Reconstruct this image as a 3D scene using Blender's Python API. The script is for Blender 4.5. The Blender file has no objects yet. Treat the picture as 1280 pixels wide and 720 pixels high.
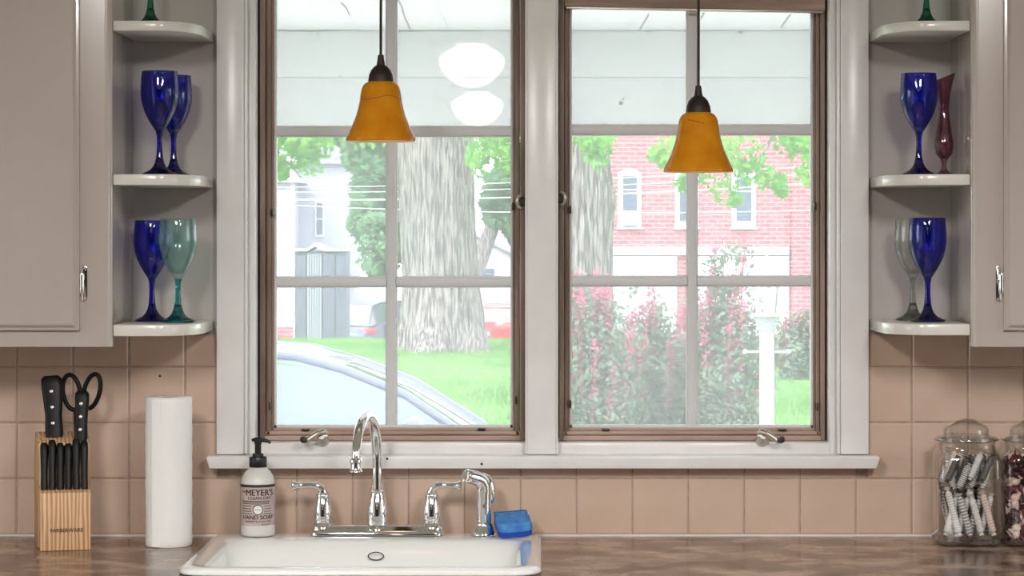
import bpy, bmesh, math, random
import numpy as np
from mathutils import Vector, Matrix, noise as mnoise

random.seed(7)
rng = np.random.default_rng(7)
PI = math.pi
SC = bpy.context.scene
COL = SC.collection

# ------------------------------------------------------------------ camera
F = 3165.0            # focal length in pixels of the 1280 x 720 frame
VX, VY = 677.0, 295.0  # where the level camera axis meets the picture
CAMY, ZC = -5.0, 1.5025
cd = bpy.data.cameras.new('camera'); cam = bpy.data.objects.new('camera', cd); COL.objects.link(cam)
cam.location = (0, CAMY, ZC); cam.rotation_euler = (PI/2, 0, 0)
cd.sensor_width = 36; cd.lens = F/1280*36
cd.shift_x = (640-VX)/1280; cd.shift_y = (VY-360)/1280
cd.clip_start = .05; cd.clip_end = 400
SC.camera = cam
SC.cycles.transparent_max_bounces = 32

# ------------------------------------------------------------------ sky, sun, exposure
SC.view_settings.view_transform = 'Standard'; SC.view_settings.look = 'None'
SC.view_settings.gamma = 1; SC.view_settings.use_curve_mapping = False
SC.view_settings.exposure = 0.10
w = bpy.data.worlds.new('overcast_sky'); SC.world = w; w.use_nodes = True
bg = w.node_tree.nodes['Background']; bg.inputs[0].default_value = (.93, .97, 1, 1); bg.inputs[1].default_value = 4.4
sl = bpy.data.lights.new('sun', 'SUN'); sl.energy = 2.6; sl.angle = math.radians(25); sl.color = (1, .97, .92)
so = bpy.data.objects.new('sun', sl); COL.objects.link(so); so.rotation_euler = (math.radians(48), 0, math.radians(-35))

def area(name, loc, sx, sy, power, color=(1, .95, .9), rot=(0, 0, 0)):
    l = bpy.data.lights.new(name, 'AREA'); l.shape = 'RECTANGLE'; l.size = sx; l.size_y = sy
    l.energy = power; l.color = color
    o = bpy.data.objects.new(name, l); COL.objects.link(o); o.location = loc; o.rotation_euler = rot
    return o
# two unseen lights added to brighten the room (their housings are built further down)
FIX = [(-.85, -3.55), (.85, -3.55)]
for (fx, fy) in FIX:
    area('added_fill_light', (fx, fy, 2.405), .42, 1.25, 92, (1, .985, .965))

# ------------------------------------------------------------------ helpers
def P(px, py, y):
    d = y-CAMY
    return Vector(((px-VX)/F*d, y, ZC+(VY-py)/F*d))
def PX(px, y): return (px-VX)/F*(y-CAMY)
def PZ(py, y): return ZC+(VY-py)/F*(y-CAMY)
def LEN(n, y): return n/F*(y-CAMY)

class MB:
    def __init__(s): s.v = []; s.f = []
    def add(s, v, f):
        n = len(s.v); s.v += [tuple(p) for p in v]; s.f += [tuple(i+n for i in q) for q in f]; return s
    def box(s, x0, x1, y0, y1, z0, z1):
        v = [(x0,y0,z0),(x1,y0,z0),(x1,y1,z0),(x0,y1,z0),(x0,y0,z1),(x1,y0,z1),(x1,y1,z1),(x0,y1,z1)]
        return s.add(v, [(0,3,2,1),(4,5,6,7),(0,1,5,4),(1,2,6,5),(2,3,7,6),(3,0,4,7)])
    def lathe(s, prof, n=32, c=(0,0,0), axis=None, close=False):
        # prof: list of (r, h) ; axis: Vector direction (default z)
        M = Matrix.Identity(3)
        if axis is not None: M = Vector((0,0,1)).rotation_difference(Vector(axis).normalized()).to_matrix()
        v = []; f = []; c = Vector(c)
        for (r, h) in prof:
            for k in range(n):
                a = 2*PI*k/n; v.append(c+M@Vector((r*math.cos(a), r*math.sin(a), h)))
        m = len(prof)
        for i in range(m-1 if not close else m):
            j = (i+1) % m
            for k in range(n):
                l = (k+1) % n; f.append((i*n+k, i*n+l, j*n+l, j*n+k))
        if not close:
            if prof[0][0] > 1e-6: f.append(tuple(range(n))[::-1])
            if prof[-1][0] > 1e-6: f.append(tuple((m-1)*n+k for k in range(n)))
        return s.add(v, f)
    def tube(s, pts, r, n=10, caps=True):
        pts = [Vector(p) for p in pts]; m = len(pts)
        rr = r if isinstance(r, (list, tuple)) else [r]*m
        v = []; f = []; up = None
        for i in range(m):
            t = (pts[min(i+1, m-1)]-pts[max(i-1, 0)]).normalized()
            if up is None:
                up = Vector((0,0,1)) if abs(t.z) < .9 else Vector((0,1,0))
            a = (up-t*up.dot(t)).normalized(); b = t.cross(a); up = a
            for k in range(n):
                q = 2*PI*k/n; v.append(pts[i]+(a*math.cos(q)+b*math.sin(q))*rr[i])
        for i in range(m-1):
            for k in range(n):
                l = (k+1) % n; f.append((i*n+k, i*n+l, (i+1)*n+l, (i+1)*n+k))
        if caps: f.append(tuple(range(n))[::-1]); f.append(tuple((m-1)*n+k for k in range(n)))
        return s.add(v, f)
    def prism(s, poly, t0, t1, axis='z'):
        # poly: 2-D points; axis z: (x,y) extruded in z; y: (x,z) extruded in y; x: (y,z) extruded in x
        def q(a, b, t): return {'z': (a,b,t), 'y': (a,t,b), 'x': (t,a,b)}[axis]
        n = len(poly); v = [q(a,b,t0) for a,b in poly]+[q(a,b,t1) for a,b in poly]
        f = [tuple(range(n))[::-1], tuple(range(n,2*n))]
        for k in range(n): l = (k+1) % n; f.append((k,l,n+l,n+k))
        return s.add(v, f)
    def sphere(s, c, r, n=16, m=10, sc=(1,1,1)):
        c = Vector(c); v = [c+Vector((0,0,-r*sc[2]))]; f = []
        for i in range(1, m):
            a = -PI/2+PI*i/m
            for k in range(n):
                b = 2*PI*k/n; v.append(c+Vector((r*sc[0]*math.cos(a)*math.cos(b), r*sc[1]*math.cos(a)*math.sin(b), r*sc[2]*math.sin(a))))
        v.append(c+Vector((0,0,r*sc[2]))); L = len(v)-1
        for k in range(n): f.append((0, 1+(k+1)%n, 1+k))
        for i in range(m-2):
            for k in range(n): l=(k+1)%n; f.append((1+i*n+k,1+i*n+l,1+(i+1)*n+l,1+(i+1)*n+k))
        for k in range(n): f.append((L, 1+(m-2)*n+k, 1+(m-2)*n+(k+1)%n))
        return s.add(v, f)
    def xf(s, M):
        s.v = [tuple(M@Vector(p)) for p in s.v]; return s
    def loops(s, loops, cap0=False, cap1=False):
        n = len(loops[0]); v = [p for l in loops for p in l]; f = []
        for i in range(len(loops)-1):
            for k in range(n): l=(k+1)%n; f.append((i*n+k,i*n+l,(i+1)*n+l,(i+1)*n+k))
        if cap0: f.append(tuple(range(n))[::-1])
        if cap1: f.append(tuple((len(loops)-1)*n+k for k in range(n)))
        return s.add(v, f)
    def mesh(s, name, mat, smooth=True, bevel=0, seg=2, ang=35, recalc=True):
        me = bpy.data.meshes.new(name); me.from_pydata(s.v, [], s.f)
        if bevel or recalc:
            bm = bmesh.new(); bm.from_mesh(me)
            if recalc: bmesh.ops.recalc_face_normals(bm, faces=bm.faces)
            if bevel:
                es = [e for e in bm.edges if len(e.link_faces)==2 and e.calc_face_angle(0) > .5]
                bmesh.ops.bevel(bm, geom=es, offset=bevel, segments=seg, profile=.5, affect='EDGES')
            bm.to_mesh(me); bm.free()
        if mat is not None: me.materials.append(mat)
        if smooth:
            me.polygons.foreach_set('use_smooth', [True]*len(me.polygons)); me.set_sharp_from_angle(angle=math.radians(ang))
        return me
    def build(s, name, mat, parent=None, **k):
        return link(name, s.mesh(name, mat, **k), parent)

def link(name, me, parent=None):
    o = bpy.data.objects.new(name, me); COL.objects.link(o)
    if parent is not None: o.parent = parent
    return o
def tag(o, label, cat=None, group=None, kind=None):
    o['label'] = label
    if cat: o['category'] = cat
    if group: o['group'] = group
    if kind: o['kind'] = kind
    return o
def struct(o, label=None):
    o['kind'] = 'structure'
    if label: o['label'] = label
    return o
def empty(name, loc=(0,0,0), rz=0):
    o = bpy.data.objects.new(name, None); COL.objects.link(o); o.location = loc; o.rotation_euler = (0,0,rz)
    o.empty_display_size = .05
    return o
def copy_tree(o, parent=None):
    c = o.copy(); COL.objects.link(c)
    if parent is not None: c.parent = parent
    for ch in list(o.children): copy_tree(ch, c)
    return c
def fast_mesh(name, v, f, mat):        # v (n,3) array, f (m,k) array
    me = bpy.data.meshes.new(name); m, k = f.shape
    me.vertices.add(len(v)); me.vertices.foreach_set('co', np.asarray(v, np.float32).ravel())
    me.loops.add(m*k); me.loops.foreach_set('vertex_index', np.asarray(f, np.int32).ravel())
    me.polygons.add(m); me.polygons.foreach_set('loop_start', np.arange(0, m*k, k, dtype=np.int32))
    me.update(calc_edges=True); me.validate(); me.materials.append(mat)
    return me
def rrect(x0, x1, y0, y1, r, z, n=6):
    p = []
    for cx, cy, a0 in ((x1-r,y1-r,0),(x0+r,y1-r,PI/2),(x0+r,y0+r,PI),(x1-r,y0+r,3*PI/2)):
        for k in range(n+1):
            a = a0+PI/2*k/n; p.append((cx+r*math.cos(a), cy+r*math.sin(a), z))
    return p
def text_mesh(body, size, align='CENTER', extrude=0.0002, bold=.0):
    c = bpy.data.curves.new('lettering', 'FONT'); c.body = body; c.size = size; c.align_x = align; c.align_y = 'CENTER'; c.extrude = extrude; c.offset = size*bold
    c.resolution_u = 3
    o = bpy.data.objects.new('lettering', c); COL.objects.link(o)
    dg = bpy.context.evaluated_depsgraph_get(); me = bpy.data.meshes.new_from_object(o.evaluated_get(dg))
    bpy.data.objects.remove(o); bpy.data.curves.remove(c)
    return me

# ------------------------------------------------------------------ materials
def lin(r, g, b): return tuple(((c/255)/12.92 if c/255 <= .04045 else ((c/255+.055)/1.055)**2.4) for c in (r,g,b))+(1,)
def mat(name, col, rough=.5, metal=0, spec=.5, var=None, bump=None, coat=0, stretch=(1,1,1), col2=None, emit=None, detail=4, vmin=.35, vmax=.65, coatr=.05):
    m = bpy.data.materials.new(name); m.use_nodes = True; nt = m.node_tree; b = nt.nodes['Principled BSDF']
    b.inputs['Base Color'].default_value = col; b.inputs['Roughness'].default_value = rough
    b.inputs['Metallic'].default_value = metal; b.inputs['Specular IOR Level'].default_value = spec
    b.inputs['Coat Weight'].default_value = coat; b.inputs['Coat Roughness'].default_value = coatr
    if emit: b.inputs['Emission Color'].default_value = emit[0]; b.inputs['Emission Strength'].default_value = emit[1]
    if var or bump:
        tc = nt.nodes.new('ShaderNodeTexCoord'); mp = nt.nodes.new('ShaderNodeMapping'); mp.inputs['Scale'].default_value = stretch
        nt.links.new(tc.outputs['Object'], mp.inputs[0])
    if var:
        nz = nt.nodes.new('ShaderNodeTexNoise'); nz.inputs['Scale'].default_value = var; nz.inputs['Detail'].default_value = detail
        nt.links.new(mp.outputs[0], nz.inputs['Vector'])
        mr = nt.nodes.new('ShaderNodeMapRange'); mr.inputs[1].default_value = vmin; mr.inputs[2].default_value = vmax
        nt.links.new(nz.outputs[0], mr.inputs[0])
        mx = nt.nodes.new('ShaderNodeMix'); mx.data_type = 'RGBA'
        mx.inputs[6].default_value = col; mx.inputs[7].default_value = col2
        nt.links.new(mr.outputs[0], mx.inputs[0]); nt.links.new(mx.outputs[2], b.inputs['Base Color'])
    if bump:
        n2 = nt.nodes.new('ShaderNodeTexNoise'); n2.inputs['Scale'].default_value = bump[0]; n2.inputs['Detail'].default_value = 3
        nt.links.new(mp.outputs[0], n2.inputs['Vector'])
        bp = nt.nodes.new('ShaderNodeBump'); bp.inputs['Strength'].default_value = bump[1]; bp.inputs['Distance'].default_value = bump[2] if len(bump) > 2 else .002
        nt.links.new(n2.outputs[0], bp.inputs['Height']); nt.links.new(bp.outputs[0], b.inputs['Normal'])
    return m
def schlick(nt, ior):          # Fresnel that is the same from either side of a sheet
    f0 = ((ior-1)/(ior+1))**2
    lw = nt.nodes.new('ShaderNodeLayerWeight'); lw.inputs[0].default_value = .5
    pw = nt.nodes.new('ShaderNodeMath'); pw.operation = 'POWER'; pw.inputs[1].default_value = 5; nt.links.new(lw.outputs['Facing'], pw.inputs[0])
    mr = nt.nodes.new('ShaderNodeMapRange'); mr.inputs[3].default_value = f0; mr.inputs[4].default_value = 1; nt.links.new(pw.outputs[0], mr.inputs[0])
    return mr
def glass_mat(name, col, rough=0.0, ior=1.5, clear=.5, skin=1.75):
    # coloured glass: part straight transmission, part refraction, under a Fresnel mirror skin
    m = bpy.data.materials.new(name); m.use_nodes = True; nt = m.node_tree; nt.nodes.clear()
    out = nt.nodes.new('ShaderNodeOutputMaterial'); g = nt.nodes.new('ShaderNodeBsdfRefraction'); g.inputs['Color'].default_value = col
    g.inputs['Roughness'].default_value = rough; g.inputs['IOR'].default_value = ior
    t = nt.nodes.new('ShaderNodeBsdfTransparent'); t.inputs[0].default_value = col
    mx = nt.nodes.new('ShaderNodeMixShader'); mx.inputs[0].default_value = clear
    nt.links.new(g.outputs[0], mx.inputs[1]); nt.links.new(t.outputs[0], mx.inputs[2])
    fr = schlick(nt, skin)
    gl = nt.nodes.new('ShaderNodeBsdfGlossy'); gl.inputs['Roughness'].default_value = .015
    m2 = nt.nodes.new('ShaderNodeMixShader'); nt.links.new(fr.outputs[0], m2.inputs[0]); nt.links.new(mx.outputs[0], m2.inputs[1]); nt.links.new(gl.outputs[0], m2.inputs[2])
    nt.links.new(m2.outputs[0], out.inputs[0])
    return m
def thin_glass(name, tint=(1,1,1,1), refl=1.0, veil=0.0, ior=1.5, rough=0.0, edge=None):
    # thin sheet: see-through, Fresnel mirror on top, and a veil that imitates washed-out glare
    m = bpy.data.materials.new(name); m.use_nodes = True; nt = m.node_tree; nt.nodes.clear()
    out = nt.nodes.new('ShaderNodeOutputMaterial'); t = nt.nodes.new('ShaderNodeBsdfTransparent'); t.inputs[0].default_value = tint
    gl = nt.nodes.new('ShaderNodeBsdfGlossy'); gl.inputs['Roughness'].default_value = rough
    fr = schlick(nt, ior)
    ml = nt.nodes.new('ShaderNodeMath'); ml.operation = 'MULTIPLY'; ml.inputs[1].default_value = refl; ml.use_clamp = True
    nt.links.new(fr.outputs[0], ml.inputs[0])
    mx = nt.nodes.new('ShaderNodeMixShader'); nt.links.new(ml.outputs[0], mx.inputs[0])
    if edge:      # seen edge-on the light crosses more glass and comes out darker
        lw = nt.nodes.new('ShaderNodeLayerWeight'); lw.inputs[0].default_value = .5
        pw = nt.nodes.new('ShaderNodeMath'); pw.operation = 'POWER'; pw.inputs[1].default_value = 3; nt.links.new(lw.outputs['Facing'], pw.inputs[0])
        mc = nt.nodes.new('ShaderNodeMix'); mc.data_type = 'RGBA'; mc.inputs[6].default_value = tint; mc.inputs[7].default_value = edge
        nt.links.new(pw.outputs[0], mc.inputs[0]); nt.links.new(mc.outputs[2], t.inputs[0])
    base = t
    if veil > 0:
        tl = nt.nodes.new('ShaderNodeBsdfTranslucent'); tl.inputs[0].default_value = (.95,.97,1,1)
        m2 = nt.nodes.new('ShaderNodeMixShader'); m2.inputs[0].default_value = veil
        nt.links.new(t.outputs[0], m2.inputs[1]); nt.links.new(tl.outputs[0], m2.inputs[2]); base = m2
    nt.links.new(base.outputs[0], mx.inputs[1]); nt.links.new(gl.outputs[0], mx.inputs[2]); nt.links.new(mx.outputs[0], out.inputs[0])
    return m
def leaf_mat(name, c1, c2, trans=.35, scale=1.2):
    m = bpy.data.materials.new(name); m.use_nodes = True; nt = m.node_tree; nt.nodes.clear()
    out = nt.nodes.new('ShaderNodeOutputMaterial'); d = nt.nodes.new('ShaderNodeBsdfDiffuse'); t = nt.nodes.new('ShaderNodeBsdfTranslucent')
    tc = nt.nodes.new('ShaderNodeTexCoord'); nz = nt.nodes.new('ShaderNodeTexNoise'); nz.inputs['Scale'].default_value = scale; nz.inputs['Detail'].default_value = 5
    nt.links.new(tc.outputs['Object'], nz.inputs['Vector'])
    mr = nt.nodes.new('ShaderNodeMapRange'); mr.inputs[1].default_value = .35; mr.inputs[2].default_value = .65; nt.links.new(nz.outputs[0], mr.inputs[0])
    mx = nt.nodes.new('ShaderNodeMix'); mx.data_type = 'RGBA'; mx.inputs[6].default_value = c1; mx.inputs[7].default_value = c2
    nt.links.new(mr.outputs[0], mx.inputs[0]); nt.links.new(mx.outputs[2], d.inputs[0]); nt.links.new(mx.outputs[2], t.inputs[0])
    ms = nt.nodes.new('ShaderNodeMixShader'); ms.inputs[0].default_value = trans
    nt.links.new(d.outputs[0], ms.inputs[1]); nt.links.new(t.outputs[0], ms.inputs[2]); nt.links.new(ms.outputs[0], out.inputs[0])
    return m
def brick_mat(name, c1, c2, mortar, bw, bh, mort=.012):
    m = mat(name, c1, .85); nt = m.node_tree; b = nt.nodes['Principled BSDF']
    tc = nt.nodes.new('ShaderNodeTexCoord'); mp = nt.nodes.new('ShaderNodeMapping'); mp.inputs['Rotation'].default_value = (PI/2,0,0)
    br = nt.nodes.new('ShaderNodeTexBrick'); br.inputs['Color1'].default_value = c1; br.inputs['Color2'].default_value = c2; br.inputs['Mortar'].default_value = mortar
    br.inputs['Scale'].default_value = 1; br.inputs['Mortar Size'].default_value = mort; br.inputs['Brick Width'].default_value = bw; br.inputs['Row Height'].default_value = bh
    nt.links.new(tc.outputs['Object'], mp.inputs[0]); nt.links.new(mp.outputs[0], br.inputs[0]); nt.links.new(br.outputs[0], b.inputs['Base Color'])
    return m
def band_mat(name, c1, c2, scale, axis='Z', rough=.7, dist=0.0):   # wave bands: siding, wood grain
    m = mat(name, c1, rough); nt = m.node_tree; b = nt.nodes['Principled BSDF']
    tc = nt.nodes.new('ShaderNodeTexCoord'); wv = nt.nodes.new('ShaderNodeTexWave'); wv.bands_direction = axis; wv.wave_profile = 'SAW'
    wv.inputs['Scale'].default_value = scale; wv.inputs['Distortion'].default_value = dist; wv.inputs['Detail'].default_value = 2
    nt.links.new(tc.outputs['Object'], wv.inputs[0])
    mx = nt.nodes.new('ShaderNodeMix'); mx.data_type = 'RGBA'; mx.inputs[6].default_value = c1; mx.inputs[7].default_value = c2
    nt.links.new(wv.outputs[0], mx.inputs[0]); nt.links.new(mx.outputs[2], b.inputs['Base Color'])
    return m

M = {}
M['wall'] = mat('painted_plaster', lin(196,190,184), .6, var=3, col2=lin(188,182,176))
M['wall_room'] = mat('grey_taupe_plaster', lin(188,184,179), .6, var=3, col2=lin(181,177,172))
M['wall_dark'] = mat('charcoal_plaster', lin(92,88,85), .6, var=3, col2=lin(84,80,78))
M['walnut'] = mat('dark_walnut', lin(52,40,33), .35, var=6, col2=lin(38,29,24), stretch=(4,4,.6))
M['ceil'] = mat('white_ceiling', lin(235,232,228), .7)
M['floor'] = mat('oak_floor', lin(96,80,68), .35, var=4, col2=lin(76,62,52), stretch=(8,1,1))
M['trim'] = mat('white_gloss_trim', lin(236,234,233), .25, var=14, col2=lin(230,227,226), bump=(40,.03))
M['cab'] = mat('warm_white_cabinet_paint', lin(187,175,167), .2, var=2.5, col2=lin(180,168,160), bump=(55,.02), coat=.5, coatr=.12)
M['shelf'] = mat('pale_cabinet_paint', lin(228,223,217), .22, var=4, col2=lin(221,216,209), coat=.3)  # same paint as the cabinets, in a paler tone
M['tile'] = mat('beige_glazed_tile', lin(212,187,169), .17, var=9, col2=lin(204,177,158), bump=(11,.05,.003), spec=.4)
M['grout'] = mat('grout', lin(178,156,140), .8, var=60, col2=lin(152,132,118))
M['counter'] = mat('mottled_brown_counter', lin(176,150,130), .2, spec=.28, var=15, col2=lin(84,60,48), detail=10, vmin=.36, vmax=.64, stretch=(.75,.9,1))
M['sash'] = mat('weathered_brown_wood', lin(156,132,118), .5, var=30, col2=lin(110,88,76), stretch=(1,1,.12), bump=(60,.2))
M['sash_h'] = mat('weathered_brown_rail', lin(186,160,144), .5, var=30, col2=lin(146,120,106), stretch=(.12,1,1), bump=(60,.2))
M['dark'] = mat('dark_bronze', lin(45,34,30), .45, metal=.3)
M['muntin'] = mat('muntin_white', lin(218,218,219), .45)
M['chrome'] = mat('chrome', (.92,.92,.93,1), .05, metal=1)
M['nickel'] = mat('worn_nickel', lin(190,182,172), .3, metal=.85)
M['porcelain'] = mat('white_porcelain', lin(240,240,238), .08, coat=.6)
M['black'] = mat('black_plastic', lin(9,9,10), .42, spec=.25)
M['rivet'] = mat('steel_rivet', lin(225,225,225), .3, metal=.7)
M['paper'] = mat('paper_towel', lin(240,238,236), .9, bump=(260,.5,.002), stretch=(1,1,1.6))
M['card'] = mat('cardboard', lin(150,125,100), .9)
M['bottle'] = mat('milky_bottle', lin(214,211,207), .3)
M['label'] = mat('soap_label', lin(188,172,166), .45)
M['label_dark'] = mat('label_band', lin(52,34,38), .5)
M['label_white'] = mat('label_white', lin(236,233,230), .5)
M['pump'] = mat('pump_black', lin(17,16,17), .35)
M['sponge'] = mat('blue_sponge', lin(88,150,214), .95, var=70, col2=lin(60,120,195), bump=(140,.8,.003))
M['scrub'] = mat('blue_scrub_pad', lin(22,72,165), .95, bump=(200,.9,.002))
M['amber_in'] = mat('cream_shade_lining', lin(252,232,205), .4)
M['jar'] = thin_glass('jar_glass', (.97,.975,.97,1), 2.2, edge=(.30,.29,.27,1))
M['lid'] = thin_glass('lid_glass', (.95,.955,.95,1), 3.0, edge=(.36,.35,.33,1))
M['pane'] = thin_glass('window_glass', (.97,.985,.98,1), 2.0, veil=.27)
M['blue'] = glass_mat('cobalt_glass', (.30,.36,.90,1), clear=.55)
M['blue_d'] = glass_mat('cobalt_glass_solid', (.13,.10,.74,1), clear=.2)
M['teal'] = glass_mat('teal_glass', (.84,.955,.94,1), clear=.85, skin=1.6)
M['teal_d'] = glass_mat('teal_glass_solid', (.22,.68,.72,1), clear=.3)
M['green_d'] = glass_mat('green_glass_solid', (.08,.55,.42,1), clear=.3)
M['clear'] = glass_mat('clear_glass', (.965,.975,.96,1), clear=.8, skin=1.6)
M['clear_d'] = glass_mat('clear_glass_solid', (.80,.84,.80,1), clear=.3)
M['purple'] = glass_mat('plum_glass', (.78,.58,.63,1), clear=.6)
M['bulb'] = mat('frosted_bulb', (1,.9,.75,1), .5, emit=((1,.82,.6,1), 2.5))
M['globe'] = mat('lit_opal_glass', (1,.97,.92,1), .3, emit=((1,.88,.77,1), 4.2))
M['brass'] = mat('aged_brass', lin(150,118,70), .35, metal=1)
M['porch'] = mat('pale_mint_paint', lin(240,239,247), .6, var=5, col2=lin(233,233,242), bump=(12,.2,.004))
M['crack'] = mat('crack_grey', lin(120,120,116), .9)  # grey of the peeling paint cracks and chips
M['concrete'] = mat('concrete', lin(205,203,198), .85, var=3, col2=lin(185,183,178))
M['grass'] = mat('lawn', lin(112,158,84), .9, var=2.2, col2=lin(84,132,62), bump=(30,1,.05), detail=8)
M['blade'] = leaf_mat('grass_blades', lin(126,172,96), lin(92,140,70), .4, .8)
M['asphalt'] = mat('asphalt', lin(150,150,152), .9)
M['bark'] = mat('maple_bark', lin(158,149,150), .9, var=10, col2=lin(90,84,86), stretch=(3.2,3.2,.28), detail=8, bump=(9,.8,.05), vmin=.40, vmax=.60)
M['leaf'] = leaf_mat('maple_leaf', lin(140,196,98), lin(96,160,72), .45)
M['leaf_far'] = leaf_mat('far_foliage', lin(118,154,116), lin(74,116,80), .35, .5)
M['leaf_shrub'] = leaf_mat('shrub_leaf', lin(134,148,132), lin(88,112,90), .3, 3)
M['pink'] = leaf_mat('pink_bloom', lin(208,126,152), lin(184,100,130), .4, 4)
M['stem'] = mat('shrub_stem', lin(120,90,84), .9)
M['brick'] = brick_mat('red_brick', lin(168,104,110), lin(152,86,94), lin(184,140,145), .42, .15, .018)
M['siding'] = band_mat('white_siding', lin(186,186,192), lin(150,153,164), 3.2)
M['siding_shade'] = band_mat('shaded_white_siding', lin(172,176,190), lin(144,148,164), 3.2)  # the wing's shade is put into its white siding colour
M['white_ext'] = mat('exterior_white', lin(205,203,212), .6)
M['post_paint'] = mat('lamp_post_paint', lin(168,163,180), .5)
M['roof'] = mat('grey_shingle_roof', lin(160,160,168), .9, var=4, col2=lin(135,135,145))
M['shed'] = mat('grey_board', lin(98,102,122), .8, var=5, col2=lin(80,84,104), stretch=(6,6,.5))
M['shed_l'] = mat('pale_board', lin(140,144,158), .8)
M['ext_glass'] = mat('exterior_window_glass', lin(74,88,108), .08, spec=.5)
M['silver'] = mat('silver_car_paint', lin(92,100,132), .25, metal=.35, coat=.8)
M['greycar'] = mat('grey_car_paint', lin(70,76,104), .3, metal=.3, coat=.8)
M['redcar'] = mat('red_car_paint', lin(205,60,66), .3, coat=.8)
M['carglass'] = mat('car_glass', lin(84,102,108), .04, spec=.9, coat=1)
M['tyre'] = mat('tyre_rubber', lin(40,40,42), .8)
M['taillight'] = mat('tail_light', lin(220,40,60), .2, coat=.5)
M['wire'] = mat('pale_cable', lin(225,228,232), .5)
M['pole'] = mat('utility_pole_wood', lin(130,115,100), .9)
def pine():
    m = mat('pine_block', lin(222,184,140), .5); nt = m.node_tree; b = nt.nodes['Principled BSDF']
    tc = nt.nodes.new('ShaderNodeTexCoord'); mp = nt.nodes.new('ShaderNodeMapping'); mp.inputs['Scale'].default_value = (1,1,.09)
    wv = nt.nodes.new('ShaderNodeTexWave'); wv.bands_direction = 'X'; wv.inputs['Scale'].default_value = 42; wv.inputs['Distortion'].default_value = 5; wv.inputs['Detail'].default_value = 3; wv.inputs['Detail Scale'].default_value = 1.5
    nt.links.new(tc.outputs['Object'], mp.inputs[0]); nt.links.new(mp.outputs[0], wv.inputs[0])
    mx = nt.nodes.new('ShaderNodeMix'); mx.data_type = 'RGBA'; mx.inputs[6].default_value = lin(226,190,148); mx.inputs[7].default_value = lin(176,130,88)
    nt.links.new(wv.outputs[0], mx.inputs[0]); nt.links.new(mx.outputs[2], b.inputs['Base Color']); return m
M['pine'] = pine()
def amber():
    m = bpy.data.materials.new('amber_art_glass'); m.use_nodes = True; nt = m.node_tree; nt.nodes.clear()
    out = nt.nodes.new('ShaderNodeOutputMaterial')
    tc = nt.nodes.new('ShaderNodeTexCoord'); nz = nt.nodes.new('ShaderNodeTexNoise'); nz.inputs['Scale'].default_value = 26; nz.inputs['Detail'].default_value = 5
    nt.links.new(tc.outputs['Object'], nz.inputs[0])
    mr = nt.nodes.new('ShaderNodeMapRange'); mr.inputs[1].default_value = .35; mr.inputs[2].default_value = .7; nt.links.new(nz.outputs[0], mr.inputs[0])
    mx = nt.nodes.new('ShaderNodeMix'); mx.data_type = 'RGBA'; mx.inputs[6].default_value = lin(250,172,28); mx.inputs[7].default_value = lin(238,150,14)
    nt.links.new(mr.outputs[0], mx.inputs[0])
    d = nt.nodes.new('ShaderNodeBsdfDiffuse'); t = nt.nodes.new('ShaderNodeBsdfTranslucent'); g = nt.nodes.new('ShaderNodeBsdfGlossy'); g.inputs['Roughness'].default_value = .12
    nt.links.new(mx.outputs[2], d.inputs[0]); nt.links.new(mx.outputs[2], t.inputs[0])
    m1 = nt.nodes.new('ShaderNodeMixShader'); m1.inputs[0].default_value = .4; nt.links.new(d.outputs[0], m1.inputs[1]); nt.links.new(t.outputs[0], m1.inputs[2])
    fr = nt.nodes.new('ShaderNodeFresnel'); fr.inputs[0].default_value = 1.45
    m2 = nt.nodes.new('ShaderNodeMixShader'); nt.links.new(fr.outputs[0], m2.inputs[0]); nt.links.new(m1.outputs[0], m2.inputs[1]); nt.links.new(g.outputs[0], m2.inputs[2])
    nt.links.new(m2.outputs[0], out.inputs[0]); return m
M['amber'] = amber()
M['vein'] = mat('amber_vein', lin(150,78,10), .4)

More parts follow.
